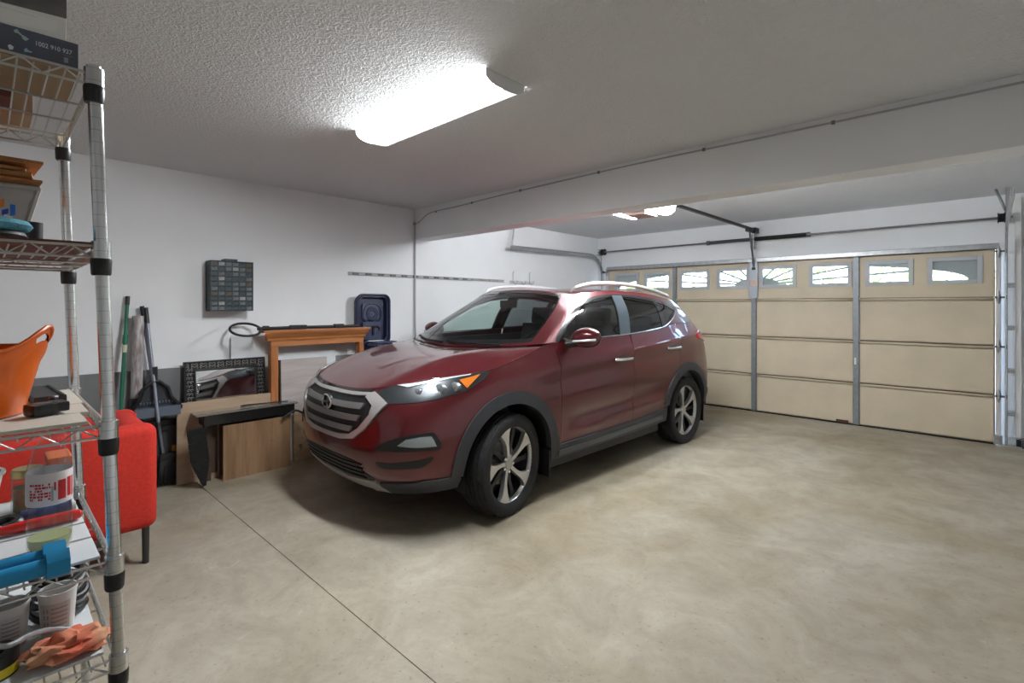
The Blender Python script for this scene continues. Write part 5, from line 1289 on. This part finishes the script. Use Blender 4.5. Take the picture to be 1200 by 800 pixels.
b = B(); b.tube([(bx0, by1+.037, bz), (bx1+.004, by1+.037, bz), (bx1+.004, -.33, bz), (bx0, -.33, bz)], .006, 6, closed=True); b.tube([(bx1, by1+.037, bz), (bx1-.018, by1+.002, zt+.004)], .006, 6); b.build('bin_rim', mat('bin_rim', (.50, .49, .44), .4), bn)
pb = thing('paper_bag_stack', 'stack of folded brown paper bags lying across the top of the grey bin', 'paper bags', (-1.80, -.05, bz+.008), group=None)
for i in range(6):
    rz = rr.uniform(-.10, .10); b = B(); b.box((-1.79+rr.uniform(-.01, .01), -.10+rr.uniform(-.01, .012), bz+.0115+i*.0085), (.26, .36, .0062), Matrix.Rotation(rz, 3, 'Z'), .001); b.build('paper_bag', M_KRAFT, pb)
rd_ = thing('red_bag_tie', 'small red bundle on top of the folded brown paper bags', 'bundle', (-1.78, .0, bz+.058)); B().box((-1.765, -.02, bz+.072), (.08, .07, .022), Matrix.Rotation(.3, 3, 'Z'), .009).build('bundle', mat('bundle_red', (.5, .03, .03), .6), rd_)
wp = thing('wipes_pack', 'small white and blue printed packet on the second shelf', 'packet', (-1.52, .0, zt))
Xw = -1.56; p0 = onX(18.5, 238, Xw)
B().b2((Xw-.03, -.10, zt), (Xw, p0[1], zt+.055), .004).build('packet', mat('packet_white', (.72, .74, .78), .4), wp)
printshape('blue_patch', [(2, 246), (10, 244), (10, 250), (2, 252)], mat('packet_blue', (.02, .05, .42), .4), wp, Xw); printshape('blue_patch', [(11.5, 239), (18, 240), (18, 252), (12, 253)], mat('packet_azure', (.03, .17, .6), .4), wp, Xw); printshape('blue_patch', [(2, 255), (17, 258), (15, 263), (2, 262)], mat('packet_blue', (0, 0, 0)), wp, Xw); printshape('orange_patch', [(0, 233), (5, 233), (5, 242), (0, 243)], mat('packet_orange', (.7, .18, .03), .4), wp, Xw); printshape('white_patch', [(5, 251), (15, 254), (12, 260), (4, 257)], mat('packet_white', (0, 0, 0)), wp, Xw+.0003)
tp = thing('microfiber_pad', 'round light teal cleaning pad lying on the second shelf', 'pad', (-1.455, .0, zt))
b = B(); b.lathe([(.0, .014), (.07, .014), (.082, .018), (.088, .027), (.082, .036), (.06, .040), (0, .042)], (-1.455, -.018, zt), 32); b.build('pad', mat('pad_teal', (.10, .33, .42), .9, var=.15, scale=50, bump=.4, bscale=200), tp)
B().lathe([(0, 0), (.075, 0), (.08, .006), (.075, .014), (0, .014)], (-1.455, -.018, zt), 28).build('base_plate', M_PLBK, tp)
ccap = thing('black_jar_lid', 'short black cap behind the teal pad on the second shelf', 'cap', (-1.62, .06, zt)); q = onX(37.5, 262, -1.62)
B().cyl((-1.62, q[1], zt), (-1.62, q[1], zt+.058), .019, 18).build('cap', M_PLBK, ccap)
pc2 = thing('curved_tray', 'shallow beige plastic tray at the back of the second shelf', 'tray', (-1.85, .09, zt))
b = B(); b.b2((-1.96, .095, zt), (-1.66, SY1-.035, zt+.012), .003); b.build('tray', mat('tray_beige', (.48, .47, .43), .5), pc2)
# ---- third shelf: planks, orange tub, black device
zt = TOP(2)
M_LAM = mat('white_laminate', (.62, .58, .50), .45, var=.04, scale=4)
for i, (xa, xb) in enumerate(((-1.515, -1.392), (-1.66, -1.520), (-1.965, -1.666))):
    t = thing('shelf_plank', ['cream laminate plank nearest the front of the third shelf', 'cream laminate plank in the middle of the third shelf', 'cream laminate plank at the back of the third shelf'][i], 'plank', ((xa+xb)/2, -.3, zt), group='planks on the third shelf')
    B().b2((xa, -.84, zt), (xb, [.150, .166, .172][i], zt+.008), .001).build('plank', M_LAM, t)
zt += .0083
M_OR = mat('orange_plastic', (.72, .125, .008), .35, coat=.2)
tb = thing('orange_tub', 'flexible orange plastic tub with looped handles on the third shelf', 'tub', (-1.60, -.10, zt))
TR_, tcx_, tcy_ = .135, -1.625, -.085
nA, nZ = 48, 12
def tub(r_off):
    V = []
    for j in range(nZ+1):
        t = j/nZ
        for i in range(nA):
            a = 2*math.pi*i/nA; hand = max(0, math.cos(2*(a+R(18))-math.pi))**3
            H = .145+.050*hand; r = (.93+.24*t+.06*hand*t**3)
            if j in (9, 10): r += .02
            V.append((tcx_+(.135*r+r_off)*math.cos(a), tcy_+(.160*r+r_off)*math.sin(a), zt+.003+H*t))
    return V
b = B(); Vo, Vi = tub(0), tub(-.004); n0 = len(Vo)
FO = []
for j in range(nZ):
    for i in range(nA):
        q = (j*nA+i, j*nA+(i+1) % nA, (j+1)*nA+(i+1) % nA, (j+1)*nA+i)
        am = (i+.5)/nA*360
        if j == nZ-2 and (abs(am-72) < 14 or abs(am-252) < 14): continue
        FO.append(q); FO.append(tuple(k+n0 for k in reversed(q)))
for i in range(nA): FO.append((nZ*nA+i, nZ*nA+(i+1) % nA, n0+nZ*nA+(i+1) % nA, n0+nZ*nA+i))
b.add(Vo+Vi, FO, True); b.add(Vo[:nA], [tuple(range(nA-1, -1, -1))]); b.add([(x, y, z+.004) for x, y, z in Vi[:nA]], [tuple(range(nA))]); b.build('tub_wall', M_OR, tb)
b = B(); b.tube([Vo[nZ*nA+i] for i in range(nA)], .0045, 6, closed=True); b.build('tub_rim', M_OR, tb)
dv = thing('black_tablet', 'flat black electronic device lying at the back of the third shelf', 'device', (-1.82, .11, zt))
b = B(); b.box((-1.815, .105, zt+.010), (.24, .062, .020), Matrix.Rotation(.06, 3, 'Z'), .004); b.build('casing', mat('device_black', (.022, .024, .026), .5), dv)
for i in range(9): B().box((-1.70-.026*i, .132-.0015*i, zt+.0215), (.012, .006, .004)).build('key', M_PLBK, dv)
ad = thing('black_charger', 'small black charger with a rounded body in front of the flat device', 'charger', (-1.52, .085, zt))
b = B(); b.box((-1.535, .085, zt+.014), (.052, .046, .028), Matrix.Rotation(.35, 3, 'Z'), .012); b.build('casing', M_PLBK, ad)
b = B(); b.box((-1.55, .115, zt+.016), (.05, .03, .022), Matrix.Rotation(.2, 3, 'Z'), .006); b.build('plug', M_PLBK, ad); B().tube([(-1.55, .10, zt+.036), (-1.555, .115, zt+.034)], .005, 6).build('glint_clip', M_STEEL, ad)
# ---- fourth shelf
zt = TOP(3)
M_WHL = mat('white_board', (.66, .68, .70), .4)
for i, (xa, xb, ye) in enumerate(((-1.515, -1.392, SY1-.012), (-1.63, -1.525, SY1-.012), (-1.95, -1.64, SY1-.012))):
    t = thing('shelf_board', ['white board strip at the front of the fourth shelf, under the bottle', 'white board strip in the middle of the fourth shelf', 'white board at the back of the fourth shelf'][i], 'board', ((xa+xb)/2, -.3, zt), group='white boards on the fourth shelf')
    B().b2((xa, -.84, zt), (xb, ye, zt+.006), .001).build('board', M_WHL, t)
zt += .0062
# bottle
bo = thing('soda_bottle', 'clear plastic soda bottle with red and white label and a little pale liquid', 'bottle', (-1.505, .102, zt))
M_PET = glassmat('bottle_plastic', (.88, .90, .91), 1.55, .08, .9)
k = .0385; bc_ = (-1.505, .098, zt)
pf = [(.012, .004), (.024, .0), (.034, .004), (.0375, .016), (.0385, .05), (.0375, .066), (.0365, .10), (.0375, .118), (.0385, .126), (.0385, .178), (.037, .186), (.033, .205), (.026, .228), (.019, .243), (.0145, .252), (.0135, .262), (.0135, .266)]
B().lathe(pf, bc_, 36).build('bottle_wall', M_PET, bo)
B().lathe([(.0, .008), (.030, .006), (.0355, .018), (.0368, .034), (.0, .0342)], bc_, 32).build('liquid', mat('pale_liquid', (.55, .58, .26), .15, alpha=.75), bo)
B().lathe([(.0388, .108), (.0393, .112), (.0393, .176), (.0388, .178)], bc_, 36).build('label', mat('label_pinkish', (.85, .78, .78), .35), bo)
def lab_patch(a0, a1, z0, z1, m, nm, r=.0396):
    n = 10; V = [(bc_[0]+r*math.cos(R(a0+(a1-a0)*i/n)), bc_[1]+r*math.sin(R(a0+(a1-a0)*i/n)), zt+z) for z in (z0, z1) for i in range(n+1)]
    B().add(V, [(i, i+1, i+n+2, i+n+1) for i in range(n)], True).build(nm, m, bo)
M_LR = mat('label_red', (.62, .02, .03), .35)
vA = math.degrees(math.atan2(-bc_[1], -bc_[0]))                 # direction towards the room
for a0, a1, z0, z1 in ((20, 42, .118, .160), (47, 60, .120, .162), (64, 72, .118, .162), (10, 15, .140, .158)): lab_patch(vA+a0, vA+a1, z0, z1, M_LR, 'label_print')
ra = random.Random(4)
for r_ in range(6):
    a = -52
    while a < 0:
        w = ra.uniform(3, 10); 
        if ra.random() < .8: lab_patch(vA+a, vA+min(a+w, 2), .122+r_*.0062, .122+r_*.0062+.0043, M_LR, 'label_print')
        a += w+ra.uniform(1, 3)
lab_patch(vA+3, vA+9, .118, .150, mat('label_panel_grey', (.45, .46, .48), .4), 'label_print')
# dumbbells
M_DB = mat('dumbbell_blue', (.008, .26, .52), .45, bump=.05, bscale=400)
zd = LV[3]-.001+.0275
for i, (px_, py_) in enumerate(((28, 664), (28, 688))):
    p = onz(px_, py_, zd); X_ = [-1.412, -1.358][i]; ye = [.1165, .118][i]
    t = thing('dumbbell', ['blue vinyl dumbbell on the fourth shelf, the one farther from the room', 'blue vinyl dumbbell on the fourth shelf, the one nearer the room'][i], 'dumbbell', (X_, ye-.15, zt), group='blue dumbbells')
    hx = [(.0275*math.cos(R(90+60*k)), .0275*math.sin(R(90+60*k))) for k in range(6)]
    B().cyl((X_, ye-.22, zd), (X_, ye-.02, zd), .0165, 16).build('grip_bar', M_DB, t)
    for y in (ye-.035, ye-.25):
        b = B(); b.prism([(a, c_) for a, c_ in hx], frame_mat((X_, y+.035, zd), (1, 0, 0), (0, 0, 1)), .035); b.build('hex_head', M_DB, t)
# containers behind
wt = thing('white_tub', 'white plastic tub with dark bag of bits at the back left of the fourth shelf', 'tub', (-1.80, -.03, zt))
b = B(); b.lathe([(.0, .002), (.052, .002), (.056, .0), (.076, .118), (.081, .120), (.081, .126), (.073, .126), (.054, .006), (0, .006)], (-1.80, -.045, zt), 28); b.build('tub_wall', mat('tub_white', (.62, .64, .62), .4), wt)
b = B(); b.lathe([(.0, .115), (.05, .13), (.062, .15), (.05, .175), (.03, .17), (0, .16)], (-1.80, -.045, zt), 9, sharp=True); b.build('dark_bag', mat('bag_dark', (.04, .045, .06), .25, var=.6, scale=14), wt)
jr = thing('glass_jar', 'small glass jar with a brass lid between the white tub and the bottle', 'jar', (-1.84, .078, zt))
B().lathe([(.0, 0), (.030, 0), (.033, .006), (.033, .085), (.028, .095)], (-1.84, .078, zt), 24).build('jar_wall', M_PET, jr)
B().lathe([(0, .004), (.029, .004), (.029, .065), (0, .068)], (-1.84, .078, zt), 20).build('contents', mat('jar_contents', (.36, .34, .20), .7, col2=(.5, .16, .08), scale=50), jr)
B().lathe([(.0, .112), (.031, .112), (.033, .108), (.033, .092), (.03, .09)], (-1.84, .078, zt), 24).build('lid', mat('brass_lid', (.42, .32, .14), .35, .8), jr)
dl = thing('black_tool_box', 'small black box with an orange top standing behind the bottle', 'box', (-1.84, .155, zt))
b = B(); b.b2((-1.90, .115, zt), (-1.80, SY1-.022, zt+.11), .008); b.build('body', M_PLBK, dl); B().b2((-1.902, .113, zt+.108), (-1.798, SY1-.020, zt+.135), .006).build('orange_top', mat('tool_orange', (.75, .14, .02), .4), dl)
B().box((-1.7985, .150, zt+.075), (.002, .022, .016), None, .0005).build('white_mark', M_LW, dl)
bc2 = thing('blue_cylinder', 'small dark blue tube lying behind the bottle on the fourth shelf', 'tube', (-1.74, .12, zt)); B().cyl((-1.735, .06, zt+.016), (-1.735, .155, zt+.016), .0155, 16).build('tube', mat('tube_navy', (.025, .04, .14), .4), bc2)
B().cyl((-1.735, .155, zt+.016), (-1.735, .163, zt+.016), .013, 16).build('end_cap', mat('tub_white', (0, 0, 0)), bc2)
sd = thing('red_screwdriver', 'red plastic tool handle lying behind the bottle on the fourth shelf', 'tool', (-1.665, .1, zt))
b = B(); b.tube([(-1.668, .02, zt+.014), (-1.668, .06, zt+.014), (-1.668, .15, zt+.014), (-1.668, .165, zt+.014), (-1.668, .170, zt+.014)], [.010, .013, .0135, .011, .005], 14); b.build('handle', mat('handle_red', (.62, .02, .015), .25, coat=.4), sd)
bk_ = thing('black_handle_tool', 'black handled tool lying left of the bottle on the fourth shelf', 'tool', (-1.66, .0, zt)); B().tube(cat_rom([(-1.70, -.12, zt+.014), (-1.715, -.02, zt+.018), (-1.73, .04, zt+.02), (-1.70, .055, zt+.016), (-1.69, .03, zt+.012)], 5), .011, 8).build('handle', M_PLBK, bk_)
# ---- fifth shelf
zt = TOP(4)
t = thing('bottom_liner', 'pale grey board lying on the fifth shelf under the buckets', 'board', (-1.67, -.3, zt)); B().b2((-1.965, -.84, zt), (-1.40, SY1-.005, zt+.006)).build('board', M_WHL, t)
zt += .0062
def bucket(x, y, r, h, lab, lm, tilt=0):
    t = thing('plastic_bucket', lab, 'bucket', (x, y, zt))
    B().lathe([(0, .002), (r*.80, .002), (r*.82, 0), (r, h), (r*1.05, h), (r*1.05, h+.006), (r*.96, h+.006), (r*.8, .006), (0, .006)], (x, y, zt), 30).build('bucket_wall', mat('bucket_white', (.66, .66, .65), .4), t)
    va = math.atan2(-y, -x)
    def lp(a0, a1, f0, f1, m, nm, e=.001):
        n = 12; V = []
        for f in (f0, f1):
            rr2 = r*(.82+.18*f)+e
            for i in range(n+1): a = va+R(a0+(a1-a0)*i/n); V.append((x+rr2*math.cos(a), y+rr2*math.sin(a), zt+h*f))
        B().add(V, [(i, i+1, i+n+2, i+n+1) for i in range(n)], True).build(nm, m, t)
    lp(-60, 40, .15, .85, lm, 'label')
    for q in range(6): lp(-20, 30, .22+q*.1, .25+q*.1, mat('print_taupe', (.30, .27, .25), .6), 'printed_line', .0018)
    for q in range(4): lp(-46+q*.0, -40, .2+q*.15, .3+q*.15, mat('print_taupe', (0, 0, 0)), 'printed_mark', .0018); lp(-34, -28, .2+q*.15, .3+q*.15, mat('print_taupe', (0, 0, 0)), 'printed_mark', .0018)
    return t
bucket(-1.555, .115, .034, .098, 'white plastic bucket with a grey-brown label on the fifth shelf', mat('label_taupe', (.50, .47, .45), .5))
b2k = bucket(-1.575, .036, .034, .088, 'white plastic bucket with black base at the left of the fifth shelf', mat('label_pale', (.58, .58, .58), .5))
tpe = thing('yellow_tape_roll', 'black roll with a yellow printed band in front of the left bucket', 'tape', (-1.47, .03, zt))
B().lathe([(.020, 0), (.042, 0), (.042, .045), (.020, .045), (.020, 0)], (-1.475, .008, zt), 28).build('roll', M_PLBK, tpe); B().lathe([(.0424, .004), (.0424, .022)], (-1.475, .008, zt), 28).build('yellow_band', mat('band_yellow', (.72, .58, .03), .4), tpe)
cc = thing('cable_coil', 'coil of black and grey cable behind the labelled bucket on the fifth shelf', 'cable', (-1.62, .13, zt))
for j, (r_, z_, m) in enumerate(((.052, .014, M_PLBK), (.047, .030, mat('cable_grey', (.33, .34, .35), .45)), (.054, .046, M_PLBK), (.049, .062, M_PLBK), (.045, .078, mat('cable_grey', (0, 0, 0))), (.05, .094, M_PLBK))):
    B().tube([(-1.66+r_*1.1*math.cos(a), .125+r_*.95*math.sin(a), zt+z_+.004*math.sin(3*a+j)) for a in np.linspace(0, 2*math.pi, 41)[:-1]], .0075, 8, closed=True).build('loop', m, cc)
gc = thing('grey_hose', 'grey cable arching across the front of the fifth shelf', 'cable', (-1.45, 0, zt)); B().tube(cat_rom([(-1.455, -.10, zt+.09), (-1.452, -.02, zt+.085), (-1.448, .03, zt+.062), (-1.475, .065, zt+.055), (-1.512, .10, zt+.034), (-1.518, .15, zt+.0075)], 6), .0055, 8).build('hose', mat('cable_grey', (0, 0, 0)), gc)
ob = thing('orange_cloth', 'crumpled tan and orange cloth bag on the fifth shelf beside the post', 'cloth', (-1.455, .12, zt))
bm = bmesh.new(); bmesh.ops.create_icosphere(bm, subdivisions=4, radius=1)
from mathutils import noise as mnoise
for v in bm.verts:
    n_ = mnoise.noise(v.co*2.2)*.35+mnoise.noise(v.co*6)*.18; v.co = Vector((v.co.x*.048*(1+n_), v.co.y*.068*(1+n_), max(-.018, v.co.z*.024*(1+1.6*n_))))
b = B(); b.add([(-1.447+v.co.x, .125+v.co.y, zt+.0185+v.co.z) for v in bm.verts], [[v.index for v in f.verts] for f in bm.faces], True); bm.free()
b.build('cloth', mat('cloth_tan', (.55, .29, .16), .8, col2=(.66, .10, .05), scale=11), ob)
